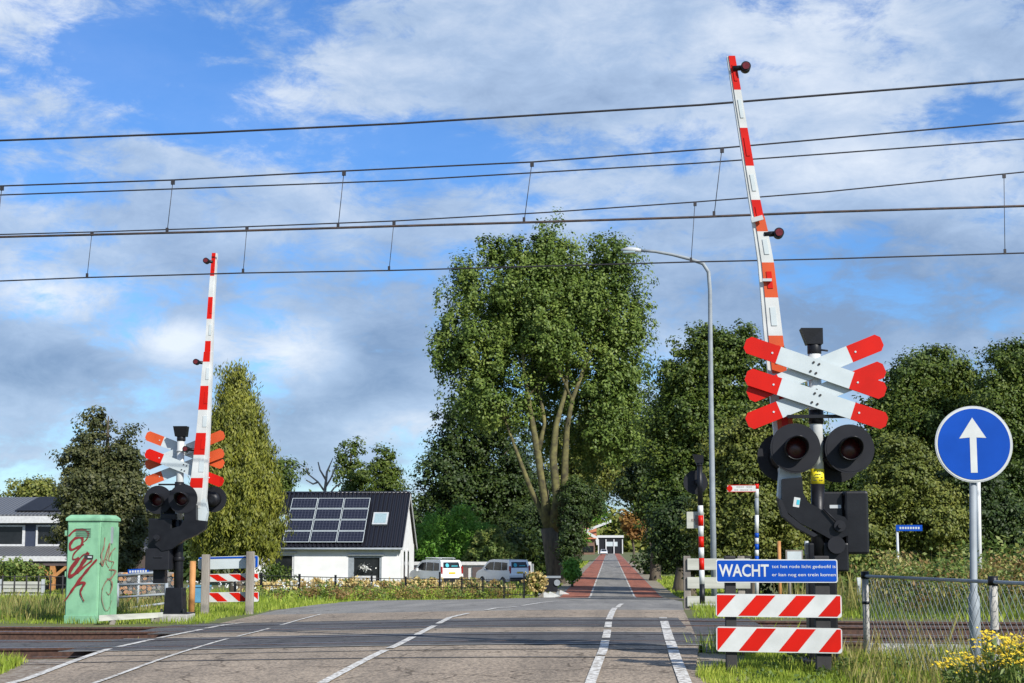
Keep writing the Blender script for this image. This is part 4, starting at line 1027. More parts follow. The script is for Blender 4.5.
for a, b in ((ra, rb_), (rb_, rc)): mb.prism([(XR+.155, a.y, a.z-.12), (XR+.155, b.y, b.z-.12), (XR+.155, b.y, b.z+.1), (XR+.155, a.y, a.z+.1)], (.05, 0, 0))
mb.build('bargeboard', 'trimwhite', t)
MB().tube([(XL-.3, ra.y-.07, ra.z+.02), (XR+.15, ra.y-.07, ra.z+.02)], .075, 8).build('gutter', 'galv', t)
def roofpt(px, py, off):           # pixel onto the front roof plane
    n_ = Vector((0, -sl, 1)).normalized(); d = ray(px, py); s2 = (Vector((0, ra.y, ra.z+.14))-CAM).dot(n_)/d.dot(n_); return CAM+d*s2+n_*off
TL, TR_, BL, BR = roofpt(292, 500, .16), roofpt(370.7, 499, .16), roofpt(282.5, 544.5, .16), roofpt(363.7, 543.5, .16)
xl = BL.x; xr = BR.x
def rp(x, v, off):
    y = BL.y+(TL.y-BL.y)*v; z = BL.z+(TL.z-BL.z)*v; n_ = Vector((0, -sl, 1)).normalized(); return Vector((x, y, z))+n_*off
for i in range(3):
    for j in range(4):
        x0 = xl+(xr-xl)*i/3+.03; x1 = xl+(xr-xl)*(i+1)/3-.03; v0 = j/4+.006; v1 = (j+1)/4-.006
        mb = MB(); n_ = Vector((0, -sl, 1)).normalized()
        mb.prism([rp(x0, v0, 0), rp(x1, v0, 0), rp(x1, v1, 0), rp(x0, v1, 0)], n_*.04)
        pn = mb.build('solar_panel', 'greyback', roof)
        mb = MB(); e = .03; ev = .018
        mb.prism([rp(x0+e, v0+ev*.5, .04), rp(x1-e, v0+ev*.5, .04), rp(x1-e, v1-ev*.5, .04), rp(x0+e, v1-ev*.5, .04)], n_*.004, 0)
        for q in range(1, 8):
            xx = x0+(x1-x0)*q/8; mb.prism([rp(xx-.01, v0+ev, .044), rp(xx+.01, v0+ev, .044), rp(xx+.01, v1-ev, .044), rp(xx-.01, v1-ev, .044)], n_*.002, 1)
        for q in range(1, 4):
            vv = v0+(v1-v0)*q/4; mb.prism([rp(x0+e, vv-.002, .047), rp(x1-e, vv-.002, .047), rp(x1-e, vv+.002, .047), rp(x0+e, vv+.002, .047)], n_*.002, 1)
        mb.build('cells', ['cells', 'cellline'], pn)
n_ = Vector((0, -sl, 1)).normalized()
for (x0, x1, y0, y1) in ((372, 387, 513.5, 525.5), (277, 285.5, 516, 526)):
    q = [roofpt(x0, y1, 0), roofpt(x1, y1, 0), roofpt(x1+2, y0, 0), roofpt(x0+2, y0, 0)]
    sk = MB().prism(q, n_*.12).build('skylight', 'alu', roof); c = sum(q, Vector())/4
    MB().prism([c+(p-c)*.78+n_*.12 for p in q], n_*.01).build('pane', 'skyglass', sk)
for (a, b, c, d), nm in ((H1, 0), (H2, 1)):
    mb = MB(); fw = .14
    mb.box(((a+b)/2, D+.10, d-fw/2), (b-a, .12, fw)); mb.box((a+fw/2+.12, D+.10, (c+d)/2-fw/2), (fw+.24, .12, d-c-fw)); mb.box((b-fw/2, D+.10, (c+d)/2-fw/2), (fw, .12, d-c-fw)); mb.box(((a+b)/2, D+.1, c+.04), (b-a-.5, .14, .08))
    mb.box(((a+b)/2+.1, D-.05, d+.06), (b-a+.2, .14, .09))
    w = mb.build('window', 'trimwhite' if nm == 0 else 'galv', t)
    MB().box(((a+b)/2+.06, D+.16, (c+d)/2), (b-a-.3, .02, d-c-.1)).build('pane', 'glass', w)
H = H2; cx = (H[0]+H[1])/2+.1
mb = MB().box((cx, D-.25, GZ+.45), (1.35, .3, .5)); mb.build('window_box', 'trimwhite', t)
P = np.array([[cx+rng.normal()*.22, D-.2+rng.normal()*.08, GZ+1.25+rng.normal()*.12] for _ in range(60)]); ob = npmesh('orchid_flowers', leaves(P, .16), 'petal_w', t, kind='stuff')
gx_ = XR+.002
for y0, y1 in ((D+1.2, D+2.1), (D+3.3, D+4.2)):
    f_ = MB().box((gx_+.02, (y0+y1)/2, GZ+1.25), (.05, y1-y0, 2.3)).build('window', 'trimwhite', t); MB().box((gx_+.05, (y0+y1)/2, GZ+1.3), (.02, y1-y0-.25, 2.0)).build('pane', 'glass', f_)
# ------------------------------------------------------------------ dark roofed barn house on the left
D = 98.0; k = D/F; GZ = gz(-35, D)
bx = lambda px: W(px, 540, D).x
bz = lambda py: W(60, py, D).z
XL2, XR2 = bx(-90), bx(152)
t = thing('barn_house', 'long dark house with grey corrugated roof, white fascia and oak veranda posts', 'house', ((XL2+XR2)/2, D, GZ))
mb = MB(); zt2, zb2 = bz(523), bz(547)
wall_front(mb, D, XL2, bx(140), zb2-.3, zt2, [(bx(-60), bx(-20), bz(545), bz(525)), (bx(-14), bx(25), bz(546), bz(525)), (bx(36), bx(67), bz(546), bz(525)), (bx(78), bx(110), bz(546), bz(525))])
mb.box(((XL2+XR2)/2, D+3.5, (GZ+zt2)/2), (XR2-XL2-1, .3, zt2-GZ)); mb.build('wall', 'navy', t)
for a, b in ((-60, -20), (-14, 25), (36, 67), (78, 110)):
    a, b = bx(a), bx(b); z0, z1 = bz(546), bz(525); mb = MB()
    mb.box(((a+b)/2, D-.01, z1-.05), (b-a, .12, .1)); mb.box(((a+b)/2, D-.01, z0+.05), (b-a, .12, .12)); mb.box((a+.05, D-.01, (z0+z1)/2), (.1, .12, z1-z0-.21)); mb.box((b-.08, D-.01, (z0+z1)/2), (.16, .12, z1-z0-.21))
    w = mb.build('window', 'trimwhite', t); MB().box(((a+b)/2, D+.06, (z0+z1)/2), (b-a-.2, .03, z1-z0-.15)).build('pane', 'glass', w)
zr2 = W(60, 497, D+5).z
MB().prism([(XL2, D-.4, zt2+.40), (XL2, D+5, zr2-.12), (XL2, D+5, zr2), (XL2, D-.4, zt2+.52)], (bx(143)-XL2, 0, 0)).prism([(XL2, D+10, zt2+.4), (XL2, D+5.01, zr2-.12), (XL2, D+5.01, zr2), (XL2, D+10, zt2+.52)], (bx(143)-XL2, 0, 0)).build('roof', 'corr', t)
n2 = Vector((0, -(zr2-zt2-.52), 5.4)).normalized()
for j in range(5):
    x0 = bx(12)+j*1.75; x1 = x0+1.68
    q = [Vector((x0, D+.3, zt2+.52+(zr2-zt2-.52)*.7/5.4)), Vector((x1, D+.3, zt2+.52+(zr2-zt2-.52)*.7/5.4)), Vector((x1, D+4.6, zt2+.52+(zr2-zt2-.52)*5/5.4)), Vector((x0, D+4.6, zt2+.52+(zr2-zt2-.52)*5/5.4))]
    MB().prism([p+n2*.06 for p in q], n2*.05).build('solar_panel', 'blackmatt', t)
MB().box(((XL2+bx(143))/2, D-.48, zt2+.21), (bx(143)-XL2, .12, .42)).build('fascia', 'trimwhite', t)
zl0, zl1 = bz(547.5), W(60, 557, D-3).z
MB().prism([(XL2, D-3, zl1), (XL2, D-.02, zl0), (XL2, D-.02, zl0+.08), (XL2, D-3, zl1+.08)], (XR2-XL2, 0, 0)).build('veranda_roof', 'corr', t)
MB().box(((XL2+XR2)/2, D-3.08, zl1-.10), (XR2-XL2, .12, .30)).build('gutter', 'trimwhite', t)
MB().box(((XL2+XR2)/2, D-2.9, zl1-.4), (XR2-XL2, .2, .25)).build('beam', 'brown_door', t)
for px in (0, 53, 106, -50):
    x = W(px, 570, D-2.9).x; mb = MB().box((x, D-2.9, (GZ+zl1-.53)/2), (.3, .25, zl1-.53-GZ))
    for sg in (-1, 1): mb.prism([(x+sg*.15, D-2.98, zl1-1.25), (x+sg*.15, D-2.98, zl1-1.0), (x+sg*.75, D-2.98, zl1-.53), (x+sg*1.0, D-2.98, zl1-.53)], (0, .18, 0))
    mb.build('veranda_post', 'woodwarm', t)
MB().box(((XL2+XR2)/2, D-.4, (GZ+zl0)/2-.1), (XR2-XL2-.5, .2, zl0-GZ-.2)).build('rear_wall', 'brown_door', t)
# grey board fence panel in front
D = 62; b = on_ground(15, D); t = thing('plank_fence', 'silver grey horizontal board fence panel in front of the dark house', 'fence', b)
p = W(-40, 581, D); q = W(41, 604, D)
for j in range(6):
    z = q.z+(p.z-q.z)*(j+.5)/6; MB().box(((p.x+q.x)/2, D, z), (q.x-p.x, .05, (p.z-q.z)/6-.03)).build('board', 'woodgrey', t)
for x in (p.x, (p.x+q.x)/2, q.x+.05): MB().box((x, D+.02, (b.z+p.z)/2), (.1, .14, p.z-b.z+.15)).build('post', 'alu', t)
D = 58; b = on_ground(60, D); t = thing('mesh_fence', 'low dark wire fence left of the green cabinet', 'fence', b); mb = MB()
for px in range(-20, 70, 12): g = on_ground(px, D); MB().tube([g, g+Z*.9], .03, 6).build('post', 'darkwood', t)
for z in (.25, .55, .85): mb.tube([on_ground(-30, D)+Z*z, on_ground(70, D)+Z*z], .015, 5)
mb.build('wires', 'darkwood', t)
# ------------------------------------------------------------------ garages and vans
D = 119; g = gz(-10, D); x0 = W(411, 570, D).x; x1 = W(530, 570, D).x; zt_ = W(450, 562, D).z
t = thing('garage_row', 'low row of garages with brown doors and white fascia behind the vans', 'garage', ((x0+x1)/2, D, g))
mb = MB(); mb.box(((x0+x1)/2, D+3, (g+zt_)/2-.1), (x1-x0, 5.9, zt_-g-.2)); mb.build('wall', 'trimwhite', t)
MB().box(((x0+x1)/2, D-.08, zt_-.1), (x1-x0+.2, .2, .24)).build('fascia', 'trimwhite', t)
n = 6; wd = (x1-x0)/n
for i in range(n): MB().box((x0+wd*(i+.5), D, (g+zt_)/2-.2), (wd-.3, .12, zt_-g-.35)).build('garage_door', 'brown_door', t)
def van(label):
    t = thing('van', label, 'van', (0, 0, 0), 'white vans parked beside the house')
    prof = [(-2.2, .32), (-2.22, .75), (-2.16, 1.2), (-2.02, 1.74), (-1.9, 1.83), (0, 1.87), (.55, 1.80), (.85, 1.66), (1.45, 1.17), (1.95, 1.03), (2.18, .85), (2.24, .55), (2.2, .3)]
    wz = lambda z: .9-(max(0, z-.95))*.13
    mb = MB(); n = len(prof); vs = [(x, -wz(z), z) for x, z in prof]+[(x, wz(z), z) for x, z in prof]
    mb.raw(vs, [tuple(range(n)), tuple(range(n, 2*n))[::-1]]); mb.raw(vs, [((i+1) % n, i, i+n, (i+1) % n+n) for i in range(n)])
    body = mb.build('body', 'vanpaint', t, bevel=.05)
    for sg in (-1, 1):
        for poly in ([(-1.85, 1.12), (-1.8, 1.62), (-1.15, 1.66), (-1.15, 1.1)], [(-1.05, 1.1), (-1.05, 1.66), (-.15, 1.68), (-.15, 1.1)], [(-.05, 1.1), (-.05, 1.68), (.5, 1.65), (.8, 1.5), (1.2, 1.14)]):
            mb = MB(); mb.prism([(x, sg*(wz(z)-.01), z) for x, z in poly], (0, sg*.02, 0)); mb.build('side_window', 'glass', body)
        for x in (-1.35, 1.35):
            w = MB().tube([(x, sg*.72, .32), (x, sg*.92, .32)], .32, 20).build('wheel', 'tyre', t); MB().disc((x, sg*.921, .32), (0, sg, 0), .19, .012, 16).build('rim', 'alu', w)
        MB().box((-2.17, sg*.82, 1.15), (.12, .1, .5)).build('tail_light', 'tail', body)
        MB().box((2.14, sg*.68, .86), (.14, .3, .16)).build('headlight', 'skyglass', body)
        MB().box((.95, sg*.98, 1.15), (.12, .16, .18)).build('mirror', 'vanpaint', body)
    mb = MB(); mb.prism([(-2.135, -.68, 1.28), (-2.135, .68, 1.28), (-2.03, .62, 1.68), (-2.03, -.62, 1.68)], (-.02, 0, .01)); rw = mb.build('rear_window', 'glass', body)
    MB().disc((-2.125, .35, 1.47), (-1, 0, .2), .14, .012, 14).box((-2.12, -.25, 1.42), (.014, .5, .07)).build('window_sticker', 'teal', rw)
    MB().prism([(1.47, -.70, 1.2), (1.47, .70, 1.2), (.93, .64, 1.64), (.93, -.64, 1.64)], (.03, 0, .02)).build('windscreen', 'glass', body)
    MB().box((-2.24, .0, .95), (.02, .52, .12)).build('number_plate', 'plate', body)
    MB().box((-2.24, 0, .48), (.12, 1.7, .25)).build('bumper', 'blackmatt', body, bevel=.03)
    return t
v1 = van('white van with yellow number plate and roof rack, nearer the house')
hd = math.atan2(.8, -.6)
for v_, px, D in ((v1, 436, 108),):
    b = on_ground(px, D); v_.location = b; v_.rotation_euler = (0, 0, hd); v_.scale = (.95, .95, .95)
b2 = on_ground(503, 110); v2 = copy_thing(v1, b2, hd, 'white van with plain roof, beside the yellow hydrangea')
mb = MB()
for y in (-.55, .55): mb.tube([(-1.7, y, 1.95), (.5, y, 1.97)], .025, 6)
for x in (-1.5, -.8, -.1, .4): mb.tube([(x, -.6, 1.98), (x, .6, 1.98)], .025, 6)
for x in (-1.5, .4):
    for y in (-.55, .55): mb.tube([(x, y, 1.8), (x, y, 1.96)], .02, 6)
ORG[v1.name] = Vector((0, 0, 0)); mb.build('roof_rack', 'alu', v1)
# far car on the road
D = 400; b = Vector((-1.5, D, gz(0, D)+.04)); car = thing('car', 'small pale car far down the red laned road', 'car', (0, 0, 0))
prof = [(-2, .3), (-2.05, .8), (-1.8, 1.0), (-1.3, 1.42), (.1, 1.45), (.9, 1.0), (1.9, .85), (2.05, .55), (2, .3)]
mb = MB(); n = len(prof); vs = [(x, -.85+max(0, z-.9)*.3, z) for x, z in prof]+[(x, .85-max(0, z-.9)*.3, z) for x, z in prof]
mb.raw(vs, [tuple(range(n)), tuple(range(n, 2*n))[::-1]]); mb.raw(vs, [((i+1) % n, i, i+n, (i+1) % n+n) for i in range(n)]); bd = mb.build('body', 'vanpaint', car)
MB().prism([(1.0, -.68, 1.0), (1.0, .68, 1.0), (.2, .6, 1.4), (.2, -.6, 1.4)], (.03, 0, .02)).build('windscreen', 'glass', bd)
for x in (-1.25, 1.25):
    for sg in (-1, 1): MB().tube([(x, sg*.68, .32), (x, sg*.87, .32)], .32, 14).build('wheel', 'tyre', car)
MB().box((2.05, 0, .42), (.08, 1.5, .2)).build('bumper', 'blackmatt', bd)
car.location = b; car.rotation_euler = (0, 0, -math.pi/2)
# buildings at the end of the road
D = 430; gq = gz(0, D)
def Q(px, py, dd=0): return W(px, py, D+dd)
t = thing('far_house', 'distant house with orange roof and white bargeboards at the end of the road', 'house', Q(589, 556))
x0 = Q(572, 550).x; x1 = Q(596.5, 550).x; ze_ = Q(589, 539).z; zr_ = Q(589, 530, 5).z
MB().box(((x0+x1)/2, D+5, (gq+ze_)/2), (x1-x0-1, 9, ze_-gq)).build('wall', 'brick', t)
MB().prism([(x0, D-.5, ze_), (x0, D+5, zr_+.6), (x0, D+10.5, ze_)], (x1-x0, 0, 0)).build('roof', 'orange_roof', t)
mb = MB(); mb.prism([Q(581, 534), Q(583, 531), Q(611, 519.5), Q(612, 522)], Y*.5); mb.prism([Q(583, 531), Q(586, 530.5), Q(598, 537), Q(599, 545), Q(596.5, 545), Q(595.5, 539)], Y*.4); mb.build('bargeboard', 'trimwhite', t)
MB().box(((x0+x1)/2+1, D-.1+.5, gq+1.5), (3, .2, 1.6)).build('window', 'glass', t)
t = thing('far_building', 'distant low white and dark building closing the end of the road', 'building', Q(611, 556, 40))
x0 = Q(598, 550, 40).x; x1 = Q(623, 550, 40).x; z1 = Q(600, 536.5, 40).z
MB().box(((x0+x1)/2, D+45, (gq+z1)/2), (x1-x0, 8, z1-gq)).build('wall', 'blackmatt', t)
MB().box(((x0+x1)/2, D+40.8, z1), (x1-x0+.5, .4, .7)).build('fascia', 'trimwhite', t)
for px in (598.5, 606, 614, 622.5): MB().box((Q(px, 545, 40).x, D+40.8, (gq+z1)/2-.4), (.3, .3, z1-gq-.8)).build('column', 'trimwhite', t)
MB().box((Q(612, 545, 40).x, D+40.9, (gq+z1)/2+.3), (3.2, .1, 1.3)).build('window', 'greyback', t)

# ------------------------------------------------------------------ garden fence and flowers
fence_px = [(236, 56), (262, 58), (300, 61), (336, 64), (372, 67), (406, 69), (440, 71), (462, 73), (483, 75), (504, 77), (524, 78)]
b = on_ground(372, 67); t = thing('garden_fence', 'low black metal fence along the flower border in front of the white house', 'fence', b)
pts = []
for px, D in fence_px:
    g = on_ground(px, D); hgt = 1.22 if px in (440, 524) else 1.0; pts.append(g); MB().box(g+Z*hgt/2, (.08, .08, hgt)).build('post', 'black', t)
mb = MB()
for z in (.2, .55, .9):
    for a, c in zip(pts, pts[1:]): mb.tube([a+Z*z, c+Z*z], .016, 5)
mb.build('rail', 'black', t)
mb = MB()
for a, c in zip(pts[6:], pts[7:]):
    for i in range(1, 12): q = a.lerp(c, i/12); mb.tube([q+Z*.15, q+Z*.95], .01, 4)
for a, c in zip(pts[:6], pts[1:7]):
    for i in range(1, 8): q = a.lerp(c, i/8); mb.tube([q+Z*.15, q+Z*.9], .007, 4)
mb.build('bars', 'black', t)
def bush(name, label, px, D, w, h, mt, leaf, n, flower=None, nf=0, fs=.1, cat='bush', group=None, dpt=None, lift=0):
    b = on_ground(px, D); t = thing(name, label, cat, b, group); dpt = dpt or w*.7
    bl = [(b.x+random.uniform(-.25, .25)*w, b.y+random.uniform(-.2, .2)*dpt, b.z+h*random.uniform(.42, .58)+lift, w*.34, dpt*.34, h*.46) for _ in range(4)]
    P, O, c = crown_pts(bl, max(8, n//30), 30, min(w, h)*.14, .3)
    P[:, 2] = np.maximum(P[:, 2], b.z+.02)
    npmesh('foliage', leaves(P, leaf, O), mt, t)
    if flower:
        P, O, c = crown_pts(bl, nf, 14, fs, .85); P = P[(P[:, 2] > b.z+h*.25)]
        npmesh('flowers', leaves(P, fs*.9, None), flower, t, kind='stuff')
    MB().tube([b-Z*.05, b+Z*h*.5], [.05, .02], 6).build('stem', 'bark', t)
    return t
names = ['left of the large garden window', 'below the left house window', 'right of the round green shrub', 'under the left part of the solar panels', 'under the middle of the white wall', 'left of the orchid window', 'below the orchid window', 'below the right house corner',
         'left of the first van', 'in front of the first van', 'between the two vans', 'in front of the second van', 'right of the second van']
for i, px in enumerate((262, 282, 303, 318, 333, 349, 366, 384, 402, 424, 446, 470, 496)):
    D = 60+(px-250)*.068+5
    bush('hydrangea_bush', 'cream flowering hydrangea '+names[i], px, D, 1.5+random.random()*.4, .74+random.random()*.3, 'weed', .13, 1500, 'hydr', 75, .17, cat='shrub', group='hydrangeas behind the garden fence')
bush('yellow_bush', 'tall pale yellow hydrangea at the end of the garden fence', 535, 84, 1.15, 1.25, 'olive', .13, 1200, 'hydr', 60, .2, cat='shrub')
bush('round_shrub', 'round green shrub in front of the left house window', 280, 74, 1.9, 1.7, 'oak', .12, 3500, cat='shrub')
bush('garden_shrub', 'grey green shrub on the lawn in front of the dark left house', 20, 66, 3.2, 1.9, 'weed', .16, 3500, cat='shrub')
# container and white stones near the poplar
D = 88; b = on_ground(549, D); t = thing('water_trough', 'dark trough with grey rim at the foot of the poplar', 'trough', b)
MB().box((b.x-.1, D, b.z+.6), (1.1, .7, .75)).build('body', 'blackmatt', t, bevel=.02); MB().box((b.x-.05, D, b.z+1.02), (1.35, .8, .1)).build('rim', 'galv', t)
for sx in (-.5, .45): MB().box((b.x+sx, D, b.z+.12), (.16, .5, .25)).build('leg', 'galv', t)
MB().tube([(b.x+.45, D-.42, b.z+.72), (b.x+.45, D-.36, b.z+.72)], .17, 16).build('hub_plate', 'galv', t)
for i, (px, D, sc, lb) in enumerate(((549, 83.5, 1, 'white painted wedge stone nearest the road edge'), (554, 86, 1, 'white painted wedge stone right below the dark trough'), (564, 90, .9, 'white painted wedge stone in the poplar shade'))):
    b = on_ground(px, D); MB().prism([b+Vector(v)*sc for v in ((-.28, -.12, 0), (.32, -.12, 0), (.32, -.12, .04), (-.22, -.12, .27), (-.28, -.12, .24))], (0, .3, 0)).build('verge_stone', 'white', loc=b, bevel=.03, label=lb, cat='stone', group='white wedge stones at the verge')
b = on_ground(543, 84); MB().prism([b+Vector(v) for v in ((-.4, 0, 0), (.3, 0, 0), (.28, 0, .22), (.05, 0, .3), (-.3, 0, .08))], (0, .5, 0)).build('boulder', 'wood', loc=b, bevel=.06, label='rough brownish boulder left of the white wedge stones', cat='boulder')
# ------------------------------------------------------------------ trees
PB = [(546, 264, 22, 48), (574, 268, 19, 46), (612, 266, 29, 46), (638, 310, 17, 44), (495, 270, 27, 46), (466, 288, 19, 38), (448, 318, 15, 32), (522, 278, 17, 44), (570, 330, 62, 62), (480, 345, 48, 50),
      (622, 350, 32, 62), (540, 310, 60, 55), (450, 345, 20, 30), (498, 395, 48, 36), (600, 410, 42, 40), (620, 430, 24, 50), (470, 400, 30, 28), (548, 385, 34, 34, 3.5), (552, 430, 28, 30, 4.5), (590, 450, 24, 34, 3)]
stems = [([(556, 590, 0), (555, 572, 0), (551, 545, 0), (549, 528, 0)], [.85, .6, .56, .6]),
         ([(550, 532, 0), (541, 510, 0), (531, 490, -.5), (522, 466, -1), (505, 420, -1)], [.36, .22, .19, .15, .08]),
         ([(549, 532, 0), (545, 500, -.5), (538, 455, -1), (531, 415, -1), (524, 372, -1.5), (520, 300, -1)], [.42, .32, .27, .2, .14, .07]),
         ([(552, 532, 0), (557, 500, -.8), (553, 458, -1.4), (556, 425, -1.5), (566, 390, -1.5), (574, 300, -1)], [.42, .31, .28, .21, .14, .07]),
         ([(553, 530, 0), (564, 500, -.5), (565, 458, -1), (567, 428, -1), (572, 400, -1.5), (610, 300, -1)], [.42, .30, .25, .2, .16, .07]),
         ([(538, 450, -1), (545, 425, -.5), (541, 400, 0), (533, 372, 0), (528, 300, 0)], [.24, .16, .14, .11, .06])]
tree('poplar_tree', 'very tall poplar with yellowish forked stems beside the road', 115, 556, PB, .40, 1500, 48, .95, 'poplar', bark='barkyellow', stems=stems, shell=.35, limbs=26, thick=.75, flat=1.25)
tree('ivy_bush', 'dark ivy clad bush wrapped round the right side of the poplar trunk', 113, 571, [(572, 530, 9, 26), (575, 500, 10, 26), (569, 552, 6, 18)], .3, 160, 36, .7, 'darkleaf', .15, cat='bush')
G = 'trees behind the poplar'
tree('broadleaf_tree', 'dark spreading tree behind and left of the poplar', 140, 462, [(472, 430, 38, 40), (450, 470, 34, 36), (498, 455, 38, 50), (430, 500, 18, 22), (470, 505, 50, 40), (520, 500, 40, 50)], .5, 700, 34, 1.6, 'darkleaf', .5, group=G, shell=.3)
tree('broadleaf_tree', 'yellow green tree seen behind the right side of the poplar', 160, 572, [(608, 430, 34, 46), (625, 455, 20, 38), (590, 480, 30, 34), (568, 470, 30, 50)], .55, 480, 32, 1.7, 'olive', .4, group=G, shell=.3)
tree('broadleaf_tree', 'low dark tree overhanging the left side of the road behind the poplar', 135, 545, [(576, 508, 18, 26), (548, 548, 22, 34), (583, 500, 20, 20), (530, 540, 30, 42), (505, 545, 30, 30)], .4, 620, 34, 1.2, 'darkleaf', .35, group=G, shell=.3)
tree('broadleaf_tree', 'bright green young tree left of the far road', 190, 577, [(588, 500, 14, 18), (594, 512, 9, 11), (577, 530, 5, 20)], .5, 130, 32, 1.1, 'bamboo', .2, group=G, trunk_top=3)
G = 'trees right of the road'
tree('broadleaf_tree', 'tall dark tree right of the road in front of the lamp post top', 95, 680, [(712, 355, 34, 34), (684, 385, 30, 36), (740, 350, 24, 30), (700, 430, 48, 48), (740, 420, 40, 56), (670, 440, 28, 40), (690, 500, 44, 46), (668, 520, 26, 40), (745, 480, 34, 50)], .34, 1400, 38, 1.05, 'oak', .45, group=G, shell=.3, limbs=12)
tree('broadleaf_tree', 'dark tree arching over the right side of the far road', 125, 655, [(655, 440, 24, 50), (648, 490, 22, 34), (632, 480, 14, 26), (665, 520, 24, 40), (672, 470, 26, 60)], .42, 620, 34, 1.3, 'darkleaf', .45, group=G, shell=.3)
tree('broadleaf_tree', 'dark tree standing behind the gap at the end of the road', 260, 655, [(650, 470, 40, 50), (640, 510, 26, 26), (600, 465, 40, 38), (612, 492, 26, 14)], .8, 360, 30, 2.6, 'darkleaf', .5, group=G, shell=.3)
tree('autumn_tree', 'small orange tinged tree right of the far road end', 230, 634, [(634, 527, 9, 12), (629, 519, 6, 8)], .55, 70, 28, .9, 'autumn', .2, trunk_top=3)
tree('broadleaf_tree', 'olive green tree behind the finger signpost', 70, 750, [(748, 470, 40, 56), (720, 510, 34, 46), (776, 460, 30, 60), (760, 520, 44, 44), (790, 500, 28, 50), (735, 545, 40, 30)], .26, 1100, 36, .75, 'olive', .35, group=G, shell=.3)
tree('broadleaf_tree', 'medium tree filling the view behind the near mast', 84, 820, [(800, 460, 30, 50), (825, 465, 24, 30), (850, 490, 30, 46), (820, 520, 44, 44), (782, 420, 20, 50), (772, 375, 16, 40)], .3, 800, 36, .95, 'oak', .35, group=G, shell=.3)
tree('broadleaf_tree', 'large tree with rounded crown between the near mast and the round blue sign', 76, 920, [(930, 372, 30, 30), (905, 395, 32, 34), (955, 385, 26, 36), (925, 425, 52, 46), (885, 430, 24, 44), (965, 430, 30, 50), (905, 490, 50, 50), (950, 500, 40, 56)], .27, 1500, 38, .85, 'oak', .45, group=G, shell=.3, limbs=12)
tree('broadleaf_tree', 'olive tree in front of the large right hand tree, left of the blue sign', 62, 900, [(905, 480, 38, 46), (880, 520, 36, 40), (930, 520, 36, 44), (860, 545, 30, 30)], .22, 800, 36, .6, 'olive', .3, group=G, shell=.3)
tree('broadleaf_tree', 'brownish topped tree at the right edge of the photo', 72, 1015, [(1014, 365, 26, 26), (1000, 400, 26, 30), (1022, 440, 38, 60), (990, 470, 24, 50), (1010, 520, 40, 50)], .26, 1000, 36, .8, 'oak', .4, group=G, shell=.3)
tree('broadleaf_tree', 'dark low tree behind the round blue sign pole', 64, 985, [(985, 520, 36, 46), (950, 545, 34, 34), (1020, 545, 34, 40), (970, 480, 26, 40)], .24, 700, 36, .7, 'darkleaf', .3, group=G, shell=.3)
tree('broadleaf_tree', 'dark understorey tree left of the finger signpost', 80, 690, [(682, 530, 26, 34), (706, 545, 30, 30), (664, 545, 14, 22)], .28, 420, 34, .8, 'darkleaf', .3, group=G, shell=.3)
G = 'trees on the left'
tree('hornbeam_tree', 'dark conical tree with two tips behind the green cabinet', 84, 105, [(94, 424, 8, 16), (92, 446, 17, 22), (86, 470, 25, 26), (86, 502, 28, 32), (129, 436, 10, 18), (126, 460, 17, 24), (120, 490, 26, 34), (125, 525, 26, 36), (95, 535, 34, 30), (110, 552, 36, 26)], .3, 1150, 38, .75, 'hornbeam', .4, group=G, shell=.3)
tree('cypress_tree', 'golden green drooping cypress column right of the far mast', 76, 237, [(236, 386, 11, 18), (236, 404, 20, 24), (237, 430, 29, 32), (238, 462, 37, 36), (238, 495, 44, 36), (240, 525, 45, 32), (222, 538, 32, 24), (257, 540, 26, 22)], .34, 1500, 50, .52, 'thuja', .35, group=G, shell=.55, flat=1.6, droop=1.4, asp=.35)
tree('broadleaf_tree', 'small rounded yellow green tree behind the dark left roof', 150, 34, [(34, 492, 24, 16), (20, 497, 12, 12), (48, 495, 12, 12), (34, 515, 22, 24)], .5, 190, 30, 1.2, 'olive', .3, group=G)
tree('broadleaf_tree', 'slim tree peeping out between the cypress and the white house', 120, 286, [(286, 475, 10, 20), (282, 500, 13, 24), (284, 530, 14, 24)], .36, 190, 30, .9, 'oak', .25, group=G)
tree('pine_tree', 'left of two feathery trees behind the white house roof', 135, 350, [(351, 452, 10, 16), (343, 470, 12, 14), (358, 480, 14, 22), (350, 505, 18, 24)], .4, 170, 30, .95, 'oak', .25, group=G)
tree('pine_tree', 'right of two feathery trees behind the white house roof', 138, 386, [(386, 456, 9, 15), (384, 474, 16, 18), (388, 498, 20, 26)], .4, 170, 30, .95, 'oak', .25, group=G)
D = 128; b = on_ground(322, D); t = thing('bare_tree', 'leafless grey tree behind the solar panel roof', 'tree', b); mb = MB()
mb.tube([b, W(324, 520, D), W(325, 490, D), W(327, 472, D), W(333, 458, D)], [.25, .18, .13, .09, .03], 7)
for q in ([(325, 492), (318, 482), (308, 474), (302, 468)], [(325, 488), (331, 478), (336, 465)], [(318, 482), (313, 484), (306, 480)], [(326, 480), (320, 470), (318, 462)], [(309, 475), (306, 468)], [(325, 500), (334, 488), (342, 482)]):
    mb.tube([W(a, c, D) for a, c in q], [.09-.02*i for i in range(len(q))], 5)
mb.build('trunk', 'wood', t)
tree('bamboo_clump', 'bright green feathery bush behind the vans', 124, 450, [(440, 530, 20, 24), (462, 522, 18, 24), (425, 540, 16, 20), (478, 540, 20, 20), (450, 552, 34, 16)], .34, 420, 34, .7, 'bamboo', .12, cat='bush', asp=.35, droop=.4)
tree('garden_bush', 'grey green bush right behind the second van', 122, 492, [(490, 545, 18, 18), (505, 555, 14, 14), (478, 556, 16, 12)], .28, 260, 34, .55, 'weed', .12, cat='bush')
